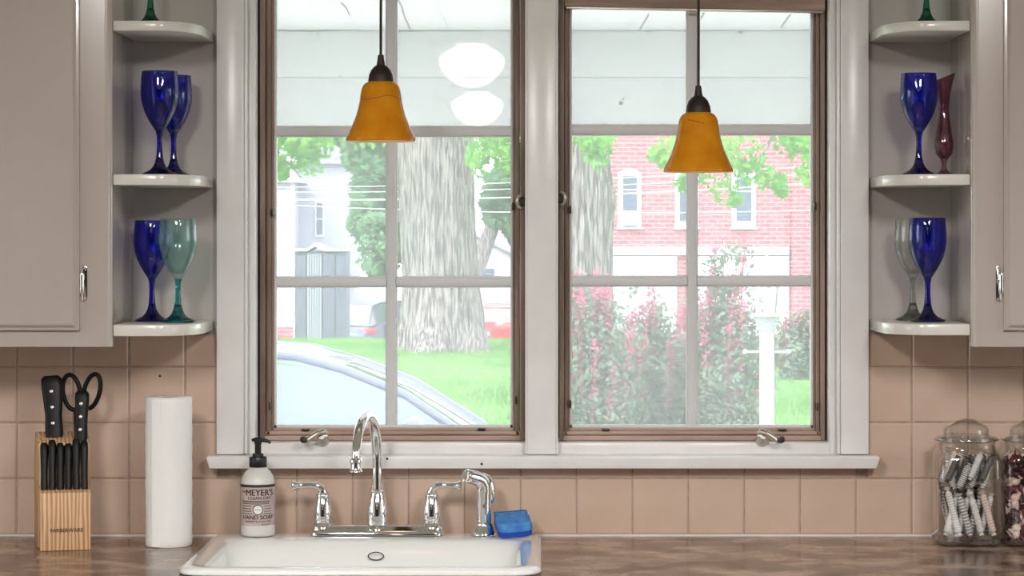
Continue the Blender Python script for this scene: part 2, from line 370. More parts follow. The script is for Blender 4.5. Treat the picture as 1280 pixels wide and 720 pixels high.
# ------------------------------------------------------------------ room shell
RX, RB, RZ = 2.6, -10.0, 2.5
WO = (-.595, .60, 1.045, 2.06)      # window opening x0 x1 z0 z1
WT = .16                            # wall thickness
b = MB(); b.box(-RX-.2, WO[0], .002, WT, -.05, RZ+.1); b.box(WO[1], RX+.2, .002, WT, -.05, RZ+.1)
b.box(WO[0], WO[1], .002, WT, -.05, WO[2]); b.box(WO[0], WO[1], .002, WT, WO[3], RZ+.1)
wall_back = struct(b.build('wall_back', M['wall'], smooth=False), 'beige painted kitchen wall around the window')
SW = (-1.95, -.75, 1.0, 2.1)       # unseen side windows added for light; opening y0 y1 z0 z1
for nm_, s_, n_ in (('wall_left', -1, 3), ('wall_right', 1, 4)):
    b = MB(); xa, xb = sorted((s_*RX, s_*(RX+.2)))
    b.box(xa, xb, RB, SW[0], -.05, RZ+.1); b.box(xa, xb, SW[1], .002, -.05, RZ+.1); b.box(xa, xb, SW[0], SW[1], -.05, SW[2]); b.box(xa, xb, SW[0], SW[1], SW[3], RZ+.1)
    struct(b.build(nm_, M['wall_room'], smooth=False), 'plain side wall of the kitchen with one added window')
    r_ = empty('window_%d' % n_, (s_*(RX+.1), (SW[0]+SW[1])/2, SW[2])); struct(r_, 'unseen white framed window added to the side wall for light')
    hw, hh = (SW[1]-SW[0])/2, SW[3]-SW[2]
    for y0_, y1_ in ((-hw, -hw+.05), (hw-.05, hw), (-.02, .02)): MB().box(-.03, .03, y0_, y1_, .05, hh-.05).build('stile', M['trim'], r_, bevel=.003)
    for z0_, z1_ in ((0, .05), (hh-.05, hh)): MB().box(-.03, .03, -hw, hw, z0_, z1_).build('rail', M['trim'], r_, bevel=.003)
    for y0_, y1_ in ((-hw+.05, -.02), (.02, hw-.05)):
        MB().add([(0,y0_,.05),(0,y1_,.05),(0,y1_,hh-.05),(0,y0_,hh-.05)], [(0,1,2,3)]).build('pane', M['pane'], r_, smooth=False)
struct(MB().box(-RX-.2, RX+.2, RB-.2, RB, -.05, RZ+.1).build('wall_front', M['wall_dark'], smooth=False), 'plain wall facing the window, darkened for chrome reflections')  # unseen wall, coloured dark to give the chrome contrast
struct(MB().box(-RX, RX, RB, .002, -.05, 0).build('floor', M['floor'], smooth=False), 'brown wood kitchen floor')
struct(MB().box(-RX, RX, RB, .002, RZ, RZ+.1).build('ceiling', M['ceil'], smooth=False), 'white kitchen ceiling')

for n_, (x_, s_, y_) in enumerate(((-RX, 1, -4.6), (RX, -1, -4.2))):  # unseen dark doors added so the chrome has something dark to reflect
    d_ = empty('door_%d' % (n_+1), (x_, y_, 0)); struct(d_, 'unseen dark walnut door added to the side wall for reflections')
    MB().box(*sorted((0, s_*.035)), -.42, .42, .005, 2.03).build('leaf', M['walnut'], d_, bevel=.003)
    for zz_ in ((.2,.9),(1.05,1.85)):
        for yy_ in ((-.33,-.04),(.04,.33)): MB().box(*sorted((s_*.0352, s_*.045)), *yy_, *zz_).build('panel', M['walnut'], d_, bevel=.004)
    MB().lathe([(.012,0),(.012,.03),(.028,.045),(.028,.06),(.01,.07)], 20, (s_*.036, -.36, 1.0), axis=(s_,0,0)).build('door_knob', M['brass'], d_)
# tiles: a 4 1/4 inch grid laid on the wall, clipped by the casing and stool
PIT = 69.88*F**-1*5.0
CT = PZ(670, 0)                        # countertop height at the wall
XG = PX(720.5, 0)
CASX0, CASX1 = PX(270.5, -.02), PX(1086, -.02)
SILLZ0 = PZ(586, -.055)
TILETOP = PZ(418, 0)
gap = .0017
cache = {}
def tile(x0, x1, z0, z1):
    wd, ht = round(x1-x0, 4), round(z1-z0, 4)
    if wd < .006 or ht < .006: return
    k = (wd, ht)
    if k not in cache:
        e = min(.0032, wd/4, ht/4); y0, y1 = 0.0, -.0055
        lo = [(-wd/2,y0,-ht/2),(wd/2,y0,-ht/2),(wd/2,y0,ht/2),(-wd/2,y0,ht/2)]
        m1 = [(x, y1+.0024, z) for x,_,z in lo]
        m2 = [(x-math.copysign(e,x), y1, z-math.copysign(e,z)) for x,_,z in lo]
        cache[k] = MB().loops([lo, m1, m2], cap1=True).mesh('tile', M['tile'], ang=12)
    o = link('tile', cache[k], wall_back); o.location = ((x0+x1)/2, .0005, (z0+z1)/2)
    o.rotation_euler = (random.uniform(-.004,.004), 0, random.uniform(-.004,.004))
for i in range(-14, 9):
    for j in range(0, 4):
        x0 = XG+i*PIT+gap/2; x1 = x0+PIT-gap; z0 = CT+.003+j*PIT+gap/2; z1 = z0+PIT-gap
        z1 = min(z1, TILETOP)
        if x1 < -1.56 or x0 > 1.56: continue
        if x1 > CASX0 and x0 < CASX1:
            if x0 < CASX0 and x1 > CASX0:
                if j == 0: tile(x0, x1, z0, z1)
                else: tile(x0, CASX0-.0005, z0, z1)
            elif x0 < CASX1 and x1 > CASX1:
                if j == 0: tile(x0, x1, z0, z1)
                else: tile(CASX1+.0005, x1, z0, z1)
            else: tile(x0, x1, z0, min(z1, SILLZ0-.001))
        else: tile(x0, x1, z0, z1)
g = MB()
g.box(-1.57, CASX0, -.0028, .002, CT, TILETOP); g.box(CASX1, 1.57, -.0028, .002, CT, TILETOP); g.box(CASX0, CASX1, -.0028, .002, CT, SILLZ0)
g.build('grout', M['grout'], wall_back, smooth=False)
MB().lathe([(.0022,0),(.0022,.001)], 12, P(200, 470, -.0052), axis=(0,-1,0)).build('screw_hole', M['black'], wall_back)

# ------------------------------------------------------------------ window trim
CF = -.022
ztop = 2.16
def casing(name, px0, px1, flip, label):
    x0, x1 = PX(px0, CF), PX(px1, CF)
    o = MB().box(x0, x1, CF, .003, PZ(568, CF), ztop).build(name, M['trim'], bevel=.002)
    xi = x1 if not flip else x0; s = 1 if not flip else -1
    MB().box(*sorted((xi+s*.0005, xi+s*.006)), CF+.006, .003, PZ(568, CF), WO[3]).build('edge_bead', M['trim'], o, bevel=.0015)
    return struct(o, label)
casing('trim_1', 270.5, 304.5, False, 'white flat window casing beside the shelves above the paper towel')
casing('trim_2', 1051, 1086, True, 'white flat window casing beside the shelves above the candy jars')
o = MB().box(PX(659, CF), PX(695, CF), CF, .06, PZ(568, CF), WO[3]).build('trim_3', M['trim'], bevel=.002)
for a, c in ((656.5, 659), (695, 697.5)):
    MB().box(PX(a, CF), PX(c, CF), CF+.004, .06, PZ(568, CF), WO[3]).build('edge_bead', M['trim'], o, bevel=.001)
struct(o, 'white mullion board between the two windows')
struct(MB().box(CASX0, CASX1, CF-.003, .003, WO[3], ztop+.05).build('trim_4', M['trim'], bevel=.002), 'white head casing above the windows')
zt, zb = PZ(570.5, -.055), PZ(586, -.055)
x0, x1 = PX(258, -.055), PX(1099.5, -.055)
sill = MB().prism([(x0, zt), (x1, zt), (x1+.001, zt-.004), (x1-.006, zb), (x0+.006, zb), (x0-.001, zt-.004)], -.055, -.0065, 'y')
sill.box(WO[0]+.001, WO[1]-.001, -.0065, .10, zb+.002, zt)
o = sill.build('trim_5', M['trim'], bevel=.0025)
struct(o, 'white window stool running under both windows')
for px, py in ((602, 580), (484, 573.5)):
    MB().lathe([(.0024,0),(.0018,.0012)], 10, P(px, py, -.0552), axis=(0,-1,0)).build('nail_hole', M['dark'], o)

# ------------------------------------------------------------------ the two casement windows
def window(n, ox0, ox1, jx0, jx1, sx0, sx1, gx0, gx1, vx, rows, latch, crank, clips, label):
    """pixel columns: o = opening, s = brown sash outer, g = glass ; measured on the sash plane"""
    root = empty('window_%d' % n, ((ox0+ox1)/2, .05, PZ(560, .06))); struct(root, label)
    T = Matrix.Translation(-root.location)
    def bd(mb, name, m, par=root, **k): mb.xf(T); return mb.build(name, m, par, **k)
    ys = .062; yp = .095
    S0, S1, G0, G1 = PX(sx0, ys), PX(sx1, ys), PX(gx0, ys), PX(gx1, ys)
    zg, zs, zh, zgt = PZ(535.5, ys), PZ(550.5, ys), 2.035, 2.0
    zst = PZ(569.5, .03)
    # white jamb and stops
    bd(MB().box(ox0, S0-.004, .012, .14, zst, WO[3]), 'jamb', M['trim'], bevel=.002)
    bd(MB().box(S1+.004, ox1, .012, .14, zst, WO[3]), 'jamb', M['trim'], bevel=.002)
    bd(MB().box(S0-.004, S1+.004, .012, .14, zst-.004, zs-.001), 'bottom_stop', M['trim'], bevel=.0015)
    bd(MB().box(S0-.004, S1+.004, .012, .14, zh+.002, WO[3]), 'head_jamb', M['trim'])
    bd(MB().box(S0-.0045, S0-.0005, .07, .14, zs, zh), 'gap_shade_strip', M['dark'])  # dark strips stand in for the shadow gap beside the sash
    bd(MB().box(S1+.0005, S1+.0045, .07, .14, zs, zh), 'gap_shade_strip', M['dark'])
    # brown sash: stiles and rails with a stepped inner moulding
    for (a, c) in ((S0, G0), (G1, S1)):
        i = 1 if a == S0 else -1
        m1 = a if i == 1 else c; wd = abs(c-a)
        b1 = MB().box(*sorted((m1, m1+i*wd*.42)), ys-.006, .125, zs, zh)
        bd(b1, 'sash_stile', M['sash'], bevel=.0018)
        b2 = MB().box(*sorted((m1+i*wd*.45, m1+i*wd*.78)), ys+.004, .125, zs+.008, zh)
        bd(b2, 'sash_moulding', M['sash'], bevel=.002)
        b3 = MB().box(*sorted((m1+i*wd*.78, m1+i*wd)), ys+.014, .125, zs+.016, zh)
        bd(b3, 'glazing_bead', M['sash'], bevel=.0015)
    H = zg-zs
    bd(MB().box(S0, S1, ys-.005, .125, zs, zs+H*.40), 'sash_rail', M['sash_h'], bevel=.0018)
    bd(MB().box(S0+.008, S1-.008, ys+.004, .125, zs+H*.43, zs+H*.76), 'sash_moulding', M['sash_h'], bevel=.002)
    bd(MB().box(G0-.006, G1+.006, ys+.014, .125, zs+H*.76, zg), 'glazing_bead', M['sash_h'], bevel=.0015)
    bd(MB().box(S0, S1, ys-.005, .125, zgt, zh), 'sash_rail', M['sash_h'], bevel=.0018)
    # muntins
    V0, V1 = PX(vx-5.6, yp), PX(vx+5.6, yp)
    ez = .003
    gl, gr, gb, gt = G0-.004, G1+.004, zg-.004, zgt+.004
    bd(MB().box(V0, V1, yp-.009, yp+.014, gb, gt), 'muntin', M['muntin'], bevel=.003)
    bd(MB().box(V0-.003, V1+.003, yp-.002, yp+.008, gb, gt), 'muntin_lip', M['muntin'], bevel=.001)
    rz = [(PZ(r+5.2, yp), PZ(r-5.2, yp)) for r in rows]
    for (a, c) in rz:
        for (l, r_) in ((gl, V0), (V1, gr)):
            bd(MB().box(l, r_, yp-.008, yp+.013, a, c), 'muntin', M['muntin'], bevel=.003)
            bd(MB().box(l, r_, yp-.002, yp+.008, a-.003, c+.003), 'muntin_lip', M['muntin'], bevel=.001)
    # white putty line round the glass
    for (a, c) in ((G0, G0+.004), (G1-.004, G1)): bd(MB().box(a, c, ys+.022, yp+.01, zg, zgt), 'putty_line', M['muntin'])
    bd(MB().box(G0, G1, ys+.022, yp+.01, zg, zg+.005), 'putty_line', M['muntin'])
    # panes: one single sheet per light
    zs_ = [gb]+[q for rr in reversed(sorted(rz, reverse=True)) for q in rr]+[gt]
    for k in range(0, len(zs_), 2):
        for (l, r_) in ((gl, V0), (V1, gr)):
            zz0, zz1 = zs_[k], zs_[k+1]
            m = MB().add([(l,yp+.001,zz0),(r_,yp+.001,zz0),(r_,yp+.001,zz1),(l,yp+.001,zz1)], [(0,1,2,3)])
            bd(m, 'pane', M['pane'], smooth=False)
    # sash lock: a nickel ring handle on the stile by the mullion
    lx, ly, s = latch
    c = P(lx, ly, ys-.016)
    ring = [(c.x+s*.0085*math.cos(a), c.y-.004*math.cos(a), c.z+.0125*math.sin(a)) for a in np.linspace(-PI*.5, PI*.5, 12)]
    h = bd(MB().tube(ring, [.0022+.0012*math.sin(PI*k/11) for k in range(12)], 10), 'sash_lock', M['nickel'])
    bd(MB().lathe([(.0085,0),(.0085,.008),(.006,.011)], 16, (c.x-s*.002, ys-.005, c.z), axis=(0,-1,0)), 'lock_plate', M['dark'], h)
    # crank
    cx, cy, s = crank
    c = P(cx, cy, .008); 
    kn = bd(MB().lathe([(.0135,0),(.0135,.006),(.011,.016),(.008,.024),(.006,.030)], 20, (c.x, .013, c.z-.004), axis=(0,-1,.35)), 'crank_base', M['nickel'])
    p0 = Vector((c.x+s*.004, -.012, c.z+.012)); p3 = Vector((c.x-s*.030, -.028, c.z-.004))
    arm = [p0+Vector((s*.006,0,-.001)), p0+Vector((0,-.003,.004)), p0.lerp(p3,.35)+Vector((0,-.006,.006)), p0.lerp(p3,.7)+Vector((0,-.004,.003)), p3]
    a_ = bd(MB().tube(arm, [.004,.0062,.0058,.005,.0052], 12), 'crank_arm', M['nickel'], kn)
    bd(MB().lathe([(.003,-.004),(.0068,-.002),(.0072,.006),(.0062,.012),(.0035,.013)], 16, p3+Vector((-s*.002,-.002,.004)), axis=(-s*.15,-1,.15)), 'crank_knob', M['dark'], kn)
    # screen clips
    for (qx, qy, hor) in clips:
        c = P(qx, qy, ys+.006); a_, c_ = (.0075, .0016) if hor else (.0016, .0075)
        bd(MB().box(c.x-a_, c.x+a_, ys-.004, ys+.016, c.z-c_, c.z+c_), 'screen_clip', M['dark'], bevel=.0005)
    return root, T, bd
ox0, ox1 = PX(304.5, CF)+.0065, PX(656.5, CF)
w1, T1, bd1 = window(1, WO[0]+.001, PX(659,CF), 0, 0, 325, 657, 341.5, 640.5, 489.3, (164.5, 352.5), (652, 252, -1), (403, 548, 1),
       [(382,537,1),(602,536,1),(341,266,0),(641,258,0),(338,507,0),(645,500,0)],
       'casement window with brown sash looking out on the big maple trunk')
w2, T2, bd2 = window(2, PX(695,CF), WO[1]-.001, 0, 0, 699, 1031, 712.5, 1017.5, 865, (162.5, 351.5), (701, 248, 1), (953, 548, -1),
       [(757,537,1),(978,537,1),(713,262,0),(1018,258,0),(713,505,0),(1021,508,0)],
       'casement window with brown sash looking out on the brick building')
# half lowered roller screen rail across the head of window 2
q = MB().prism([(PX(706,.05), PZ(8,.05)), (PX(1031,.05), PZ(13.5,.05)), (PX(1031,.05), 2.0), (PX(706,.05), 2.0)], .044, .056, 'y')
sr = bd2(q, 'screen_rail', M['sash_h'], bevel=.001)
q = MB().prism([(PX(708,.04), PZ(11,.04)), (PX(1029,.04), PZ(16.5,.04)), (PX(1029,.04), PZ(13.8,.04)), (PX(708,.04), PZ(8.4,.04))], .038, .052, 'y')
bd2(q, 'screen_pull', M['nickel'], sr, bevel=.0006)

# ------------------------------------------------------------------ upper cabinets and corner shelves (both sides)
CY = -.30
def mir(s, a, b_): return tuple(sorted((s*a, s*b_)))
XS = abs(PX(136.5, CY))          # cabinet side facing the window
def cabinet(s, label):
    root = empty('upper_cabinet', (s*1.18, -.15, PZ(433.5, CY))); tag(root, label, 'cabinet', 'painted upper cabinets')
    T = Matrix.Translation(-root.location)
    def bd(mb, name, m, par=root, **k): return mb.xf(T).build(name, m, par, **k)
    z0, z1 = PZ(433.5, CY), 2.34
    bd(MB().box(*mir(s, XS+.004, 1.56), CY+.02, -.0065, z0+.022, z1), 'body', M['cab'], bevel=.001)
    xd = abs(PX(98, CY-.018))
    # face frame, with a well rounded outer corner
    r = .014; a0 = XS-.004
    pts = [(1.56, CY), (a0+r, CY)]+[(a0+r-r*math.sin(t), CY+r-r*math.cos(t)) for t in np.linspace(0, PI/2, 8)][1:]+[(a0, CY+.024), (a0+.010, CY+.026), (1.56, CY+.026)]
    pts = [(s*x, y) for x, y in pts]
    bd(MB().prism(pts, z0, z1, 'z'), 'face_frame', M['cab'], ang=50)
    # door: lip, then raised field with a soft edge
    dz0, dz1 = PZ(413.5, CY-.018), 2.30
    d = MB(); 
    def ring(inset, y): 
        xa, xb = mir(s, xd+inset, 1.53-inset); return [(xa,y,dz0+inset),(xb,y,dz0+inset),(xb,y,dz1-inset),(xa,y,dz1-inset)]
    d.loops([ring(0,CY-.0005), ring(0,CY-.009), ring(.0012,CY-.0105), ring(.0055,CY-.0115), ring(.0075,CY-.0135), ring(.0095,CY-.0175), ring(.0125,CY-.019)], cap0=True, cap1=True)
    dr = bd(d, 'door', M['cab'], ang=25)
    # hinge on the frame beside the door edge
    hx, hy = (103.5, 354.5)
    hc = Vector((s*abs(PX(hx, CY-.004)), CY-.001, PZ(hy, CY)))
    L = .034
    leaf = [(hc.x+s*a_, hc.z+b_) for a_, b_ in ((.002,-.030),(-.001,-.034),(-.005,-.034),(-.0075,-.030),(-.0085,-.022),(-.0085,.022),(-.0075,.030),(-.005,.034),(-.001,.034),(.002,.030),(.004,.02),(.004,-.02))]
    hg = bd(MB().prism(leaf, hc.y-.0025, hc.y, 'y'), 'hinge', M['chrome'], dr, bevel=.0008)
    bd(MB().lathe([(.0042,-.019),(.0046,-.017),(.0046,-.007),(.004,-.0065),(.004,.0065),(.0046,.007),(.0046,.017),(.0042,.019)], 14, (hc.x+s*.0015, hc.y-.005, hc.z)), 'hinge_barrel', M['chrome'], dr)
    for zz in (-.029, .029): bd(MB().lathe([(.0028,0),(.0022,.0016)], 12, (hc.x-s*.003, hc.y-.0026, hc.z+zz), axis=(0,-1,0)), 'hinge_screw', M['nickel'], dr)
    return root
cabinet(-1, 'painted upper cabinet with flat door hung above the knife block')
cabinet(1, 'painted upper cabinet with flat door hung above the glass candy jars')
# shelves
XE = .6445
def shelf(s, py_front, thick_px, label):
    zt = PZ(py_front, CY+.012); th = LEN(thick_px, CY+.012)
    xo = XS-.0045; y0 = CY+.014
    pts = [(xo, -.003), (xo, y0), (xo-.075, y0)]
    c = (xo-.075, y0+.118); A = xo-.075-XE-.002; B = .118
    for t in np.linspace(0, PI/2, 14)[1:]: pts.append((c[0]-A*math.sin(t), c[1]-B*math.cos(t)))
    pts.append((XE+.002, -.003))
    pts = [(s*x, y) for x, y in pts]
    o = MB().prism(pts, -th, 0, 'z').build('corner_shelf', M['shelf'], bevel=.0025, ang=40)
    o.location.z = zt
    tag(o, label, 'shelf', 'white rounded corner shelves')
    return zt
SZ = {}
SZ['L1'] = shelf(-1, 25.5, 13, 'topmost rounded corner shelf of the pair of niches, beside the cabinet over the knife block')
SZ['L2'] = shelf(-1, 217.5, 14, 'rounded corner shelf carrying two cobalt goblets')
SZ['L3'] = shelf(-1, 406, 14.5, 'rounded corner shelf carrying a cobalt and a teal goblet')
SZ['R1'] = shelf(1, 25.5, 13, 'topmost rounded corner shelf of the niche beside the cabinet over the candy jars')
SZ['R2'] = shelf(1, 217.5, 14, 'rounded corner shelf carrying a cobalt goblet and a plum vase')
SZ['R3'] = shelf(1, 405, 14.5, 'rounded corner shelf carrying a clear and a cobalt goblet')

# ------------------------------------------------------------------ goblets
FOOT = [(0,0),(.030,0),(.0335,.0008),(.034,.002),(.0325,.0035),(.027,.006),(.019,.010),(.013,.016),(.009,.024),(.0068,.034)]
STEM = [(.0068,.034),(.0056,.048),(.0052,.060),(.0056,.074),(.0075,.083)]
BOUT = [(.0075,.083),(.0105,.088),(.0165,.097),(.0235,.109),(.0300,.123),(.0345,.139),(.0362,.153),(.0360,.168),(.0350,.183),(.0338,.1968),(.0334,.198)]
def bowl_prof(t=.0016):
    inn = [(r-t, h) for r, h in BOUT[2:-1]]
    return BOUT+[(.0326,.1976)]+inn[::-1]+[(.008,.0935),(0,.092)]
def scale(pr, k): return [(r*k, h*k) for r, h in pr]
def goblet(loc, k, mb, ms, label, group='goblets on the corner shelves'):
    g = empty('wine_goblet', loc, random.uniform(0, 6)); tag(g, label, 'goblet', group)
    MB().lathe(scale(FOOT, k), 40).build('foot', ms, g, ang=80)
    MB().lathe(scale(STEM, k), 24).build('stem', ms, g, ang=80)
    MB().lathe(scale(bowl_prof(), k), 48).build('bowl', mb, g, ang=80)
    return g
def onshelf(px, key, y): return (PX(px, y), y, SZ[key]+.0004)
GY = -.17
goblet(onshelf(199.5, 'L2', -.175), 1.0, M['blue'], M['blue_d'], 'cobalt blue goblet standing in front of another cobalt goblet')
goblet(onshelf(217, 'L2', -.095), .985, M['blue'], M['blue_d'], 'cobalt blue goblet half hidden behind another cobalt goblet')
goblet(onshelf(190, 'L3', -.105), .985, M['blue'], M['blue_d'], 'cobalt blue goblet partly behind a teal goblet')
goblet(onshelf(222.5, 'L3', -.170), 1.0, M['teal'], M['teal_d'], 'teal green tinted goblet overlapping a cobalt one')
goblet(onshelf(188, 'L1', -.15), 1.0, M['teal'], M['green_d'], 'green stemmed goblet alone on the top shelf over the knife block')
goblet(onshelf(1148.5, 'R2', -.16), .985, M['blue'], M['blue_d'], 'cobalt blue goblet beside the plum bud vase')
goblet(onshelf(1141, 'R3', -.10), .985, M['clear'], M['clear_d'], 'clear glass goblet half hidden behind a cobalt one')
goblet(onshelf(1159.5, 'R3', -.175), 1.0, M['blue'], M['blue_d'], 'cobalt blue goblet in front of a clear glass goblet')
goblet(onshelf(1158, 'R1', -.15), 1.0, M['teal'], M['green_d'], 'green stemmed goblet alone on the top shelf over the candy jars')
# plum vase with a slanted lip
v = empty('bud_vase', onshelf(1180, 'R2', -.125)); tag(v, 'plum coloured slender glass bud vase with slanted flared lip', 'vase')
MB().lathe([(0,0),(.019,0),(.0215,.0012),(.020,.003),(.011,.007),(.006,.012),(.0048,.020),(.0062,.030),(.009,.034)], 32).build('foot', M['purple'], v, ang=80)
vp = [(.009,.034),(.0155,.042),(.0185,.055),(.0180,.068),(.0145,.088),(.0115,.108),(.0100,.124),(.0105,.142),(.0135,.160),(.0175,.176),(.0225,.190)]
vb = MB().lathe(vp+[(r-.0016, h) for r, h in vp[::-1]], 40)
vb.v = [(x, y, z+max(0, (z-.11)/.08)*x*.42) for x, y, z in vb.v]
vb.build('body', M['purple'], v, ang=80)

# ------------------------------------------------------------------ counter and base cabinets
SKX0, SKX1, SKY0, SKY1 = -.638, .0005, -.60, -.046
c = MB(); hx0, hx1, hy0, hy1 = SKX0+.02, SKX1-.02, SKY0+.02, SKY1-.02
c.box(-1.58, hx0, -.645, 0, CT-.038, CT); c.box(hx1, 1.58, -.645, 0, CT-.038, CT)
c.box(hx0, hx1, -.645, hy0, CT-.038, CT); c.box(hx0, hx1, hy1, 0, CT-.038, CT)
o = c.build('countertop', M['counter'], smooth=False); tag(o, 'mottled brown glossy countertop running along the tiled wall', 'countertop')
MB().box(-1.58, 1.58, -.006, -.0056+.003, CT, CT+.004).build('caulk_line', M['shelf'], o, smooth=False)
def base_cab(x0, x1, label):
    r = empty('base_cabinet', ((x0+x1)/2, -.3, 0)); tag(r, label, 'cabinet', 'painted base cabinets')
    T = Matrix.Translation(-r.location); hgt = CT-.0385
    s_ = MB()
    s_.box(x0, x0+.018, -.60, -.01, .09, hgt); s_.box(x1-.018, x1, -.60, -.01, .09, hgt); s_.box(x0+.018, x1-.018, -.60, -.01, .09, .108)
    s_.box(x0+.018, x1-.018, -.02, -.01, .108, hgt); s_.box(x0, x1, -.54, -.03, 0, .089)
    s_.xf(T).build('body', M['cab'], r, smooth=False)
    n = 2; wd = (x1-x0)/n
    for k in range(n):
        d = MB().box(x0+k*wd+.004, x0+(k+1)*wd-.004, -.622, -.602, .11, hgt-.01).xf(T).build('door', M['cab'], r, bevel=.004)
        hxx = x0+k*wd+(wd-.05 if k == 0 else .05)
        MB().lathe([(.006,0),(.006,.012),(.014,.018),(.012,.026),(.004,.028)], 18, (hxx, -.622, hgt-.08), axis=(0,-1,0)).xf(T).build('knob', M['nickel'], d)
base_cab(-1.56, -.72, 'painted base cabinet under the knife block end of the counter')
base_cab(-.715, .075, 'painted base cabinet under the sink')
base_cab(.08, 1.56, 'painted base cabinet under the bare counter')

# ------------------------------------------------------------------ sink
r = empty('kitchen_sink', ((SKX0+SKX1)/2, (SKY0+SKY1)/2, CT)); tag(r, 'white porcelain drop-in sink set into the brown counter', 'sink')
T = Matrix.Translation(-r.location)
Z0 = CT
def lp(i, z, rad, back=None, n=7):
    return rrect(SKX0+i, SKX1-i, SKY0+i, (SKY1-i) if back is None else back, rad, z, n)
L = [lp(.010, Z0+.0005, .045), lp(.002, Z0+.001, .05), lp(0, Z0+.004, .052), lp(.003, Z0+.010, .05), lp(.010, Z0+.0135, .046), lp(.022, Z0+.0145, .04),
     lp(.034, Z0+.0125, .045, SKY1-.10), lp(.040, Z0+.009, .05, SKY1-.118), lp(.046, Z0-.004, .05, SKY1-.135), lp(.054, Z0-.035, .055, SKY1-.158), lp(.062, Z0-.10, .06, SKY1-.180), lp(.075, Z0-.165, .06, SKY1-.20), lp(.11, Z0-.185, .06, SKY1-.24), lp(.20, Z0-.19, .05, SKY1-.30)]
MB().loops(L, cap1=True).xf(T).build('basin', M['porcelain'], r, ang=70)
c = P(470, 695, SKY1-.151)
ov = [(.0145*math.cos(a), 0, .0075*math.sin(a)) for a in np.linspace(0, 2*PI, 29)]
b_ = MB().tube([(c.x+x, c.y-.003-.2*z, c.z+z) for x, y, z in ov], .0011, 8, caps=False); b_.xf(T).build('overflow_ring', M['dark'], r)
MB().lathe([(.045,0),(.045,.003),(.03,.002),(.012,.001)], 28, ((SKX0+SKX1)/2, -.36, Z0-.1895)).xf(T).build('drain', M['chrome'], r)
DK = Z0+.0146           # sink deck height

# ------------------------------------------------------------------ faucet
FY = -.098
fx = PX(471.5, FY)
f = empty('kitchen_faucet', (fx, FY, DK)); tag(f, 'chrome gooseneck faucet with two lever handles on the sink', 'faucet')
W = LEN(83, FY)
pl = []
for i_, z_ in ((.0, .0), (.0, .005), (.002, .0085), (.004, .0100), (.009, .0170), (.011, .0185)):
    pl.append(rrect(-W+i_, W-i_, -.027+i_*.9, .027-i_*.9, .016, z_, 6))
MB().loops(pl, cap0=True, cap1=True).build('base_plate', M['chrome'], f, ang=50)
hxs = LEN(68, FY)
bell = [(.0235,.000),(.0235,.010),(.0225,.0155),(.0195,.022),(.0165,.0245),(.0165,.0275),(.0178,.029),(.0180,.036),(.0170,.050),(.0145,.064),(.0120,.072),(.0130,.074),(.0125,.078),(.0085,.082)]
for s in (-1, 1):
    h = MB().lathe(bell, 32, (s*hxs, 0, .0)).build('handle_body', M['chrome'], f, ang=40)
    hz = .0835
    path = [(s*hxs, 0, .076), (s*hxs, 0, .083), (s*(hxs+.004), -.002, .0905), (s*(hxs+.012), -.004, .0955), (s*(hxs+.024), -.006, .0965), (s*(hxs+.040), -.008, .0955), (s*(hxs+.050), -.009, .0955), (s*(hxs+.055), -.010, .0955), (s*(hxs+.0575), -.010, .0955), (s*(hxs+.0585), -.010, .0955)]
    MB().tube(path, [.010,.0088,.0080,.0072,.0060,.0058,.0072,.0100,.0104,.0090], 20).build('lever', M['chrome'], h, ang=60)
neck = [(.026,.0),(.026,.012),(.0235,.016),(.0195,.019),(.0195,.0225),(.0205,.0245),(.0212,.036),(.0200,.052),(.0165,.070),(.0140,.078),(.0135,.081),(.0150,.083),(.0150,.086),(.0125,.088)]
MB().lathe(neck, 36, (0,0,0)).build('spout_base', M['chrome'], f, ang=40)
top = PZ(520, FY-.09)-DK
R = .088; dirv = Vector((-.165, -1, 0)).normalized()
riser = [Vector((0,0,.084)), Vector((0,0,.12)), Vector((0,0,top-R-.02)), Vector((0,0,top-R))]
arc = [Vector((0,0,top-R))+dirv*(R-R*math.cos(a))+Vector((0,0,R*math.sin(a))) for a in np.linspace(0, PI, 22)[1:]]
endz = PZ(577, FY-.176)-DK
tip = arc[-1]; path = riser+arc+[Vector((tip.x, tip.y, endz))]
rad = [.0122,.0115,.0108,.0104]+[.0104-.0016*k/20 for k in range(21)]+[.0088]
MB().tube(path, rad, 24).build('spout', M['chrome'], f, ang=60)
MB().lathe([(.0085,.026),(.0095,.024),(.0120,.022),(.0125,.019),(.0102,.017),(.0102,.006),(.0112,.003),(.0128,.001),(.0128,0),(.0085,0),(.0085,.004),(0,.004)], 28, (tip.x, tip.y, endz-.019)).build('aerator', M['chrome'], f, ang=40)

# side sprayer
SY = -.105; sx = PX(605, SY)
s_ = empty('side_sprayer', (sx, SY, DK)); tag(s_, 'chrome pull-out side sprayer standing between faucet and sponge', 'sprayer')
MB().lathe([(.0245,0),(.0245,.003),(.021,.008),(.0165,.0175),(.0150,.021),(.0150,.0225),(.0115,.023)], 30).build('escutcheon', M['chrome'], s_, ang=40)
pth = [(0,0,.022),(0,0,.030),(0,0,.055),(0,0,.076),(.0005,0,.088),(-.001,-.002,.098),(-.006,-.006,.1055),(-.014,-.011,.1105),(-.026,-.020,.1145),(-.033,-.025,.1165),(-.035,-.0265,.117)]
MB().tube(pth, [.0128,.0142,.0138,.0142,.0150,.0152,.0148,.0140,.0136,.0136,.0122], 24).build('body', M['chrome'], s_, ang=60)
MB().lathe([(0,.0),(.0075,0),(.0080,.001)], 20, (-.0353,-.0268,.1172), axis=(-.5,-.42,.12)).build('nozzle_face', M['nickel'], s_)
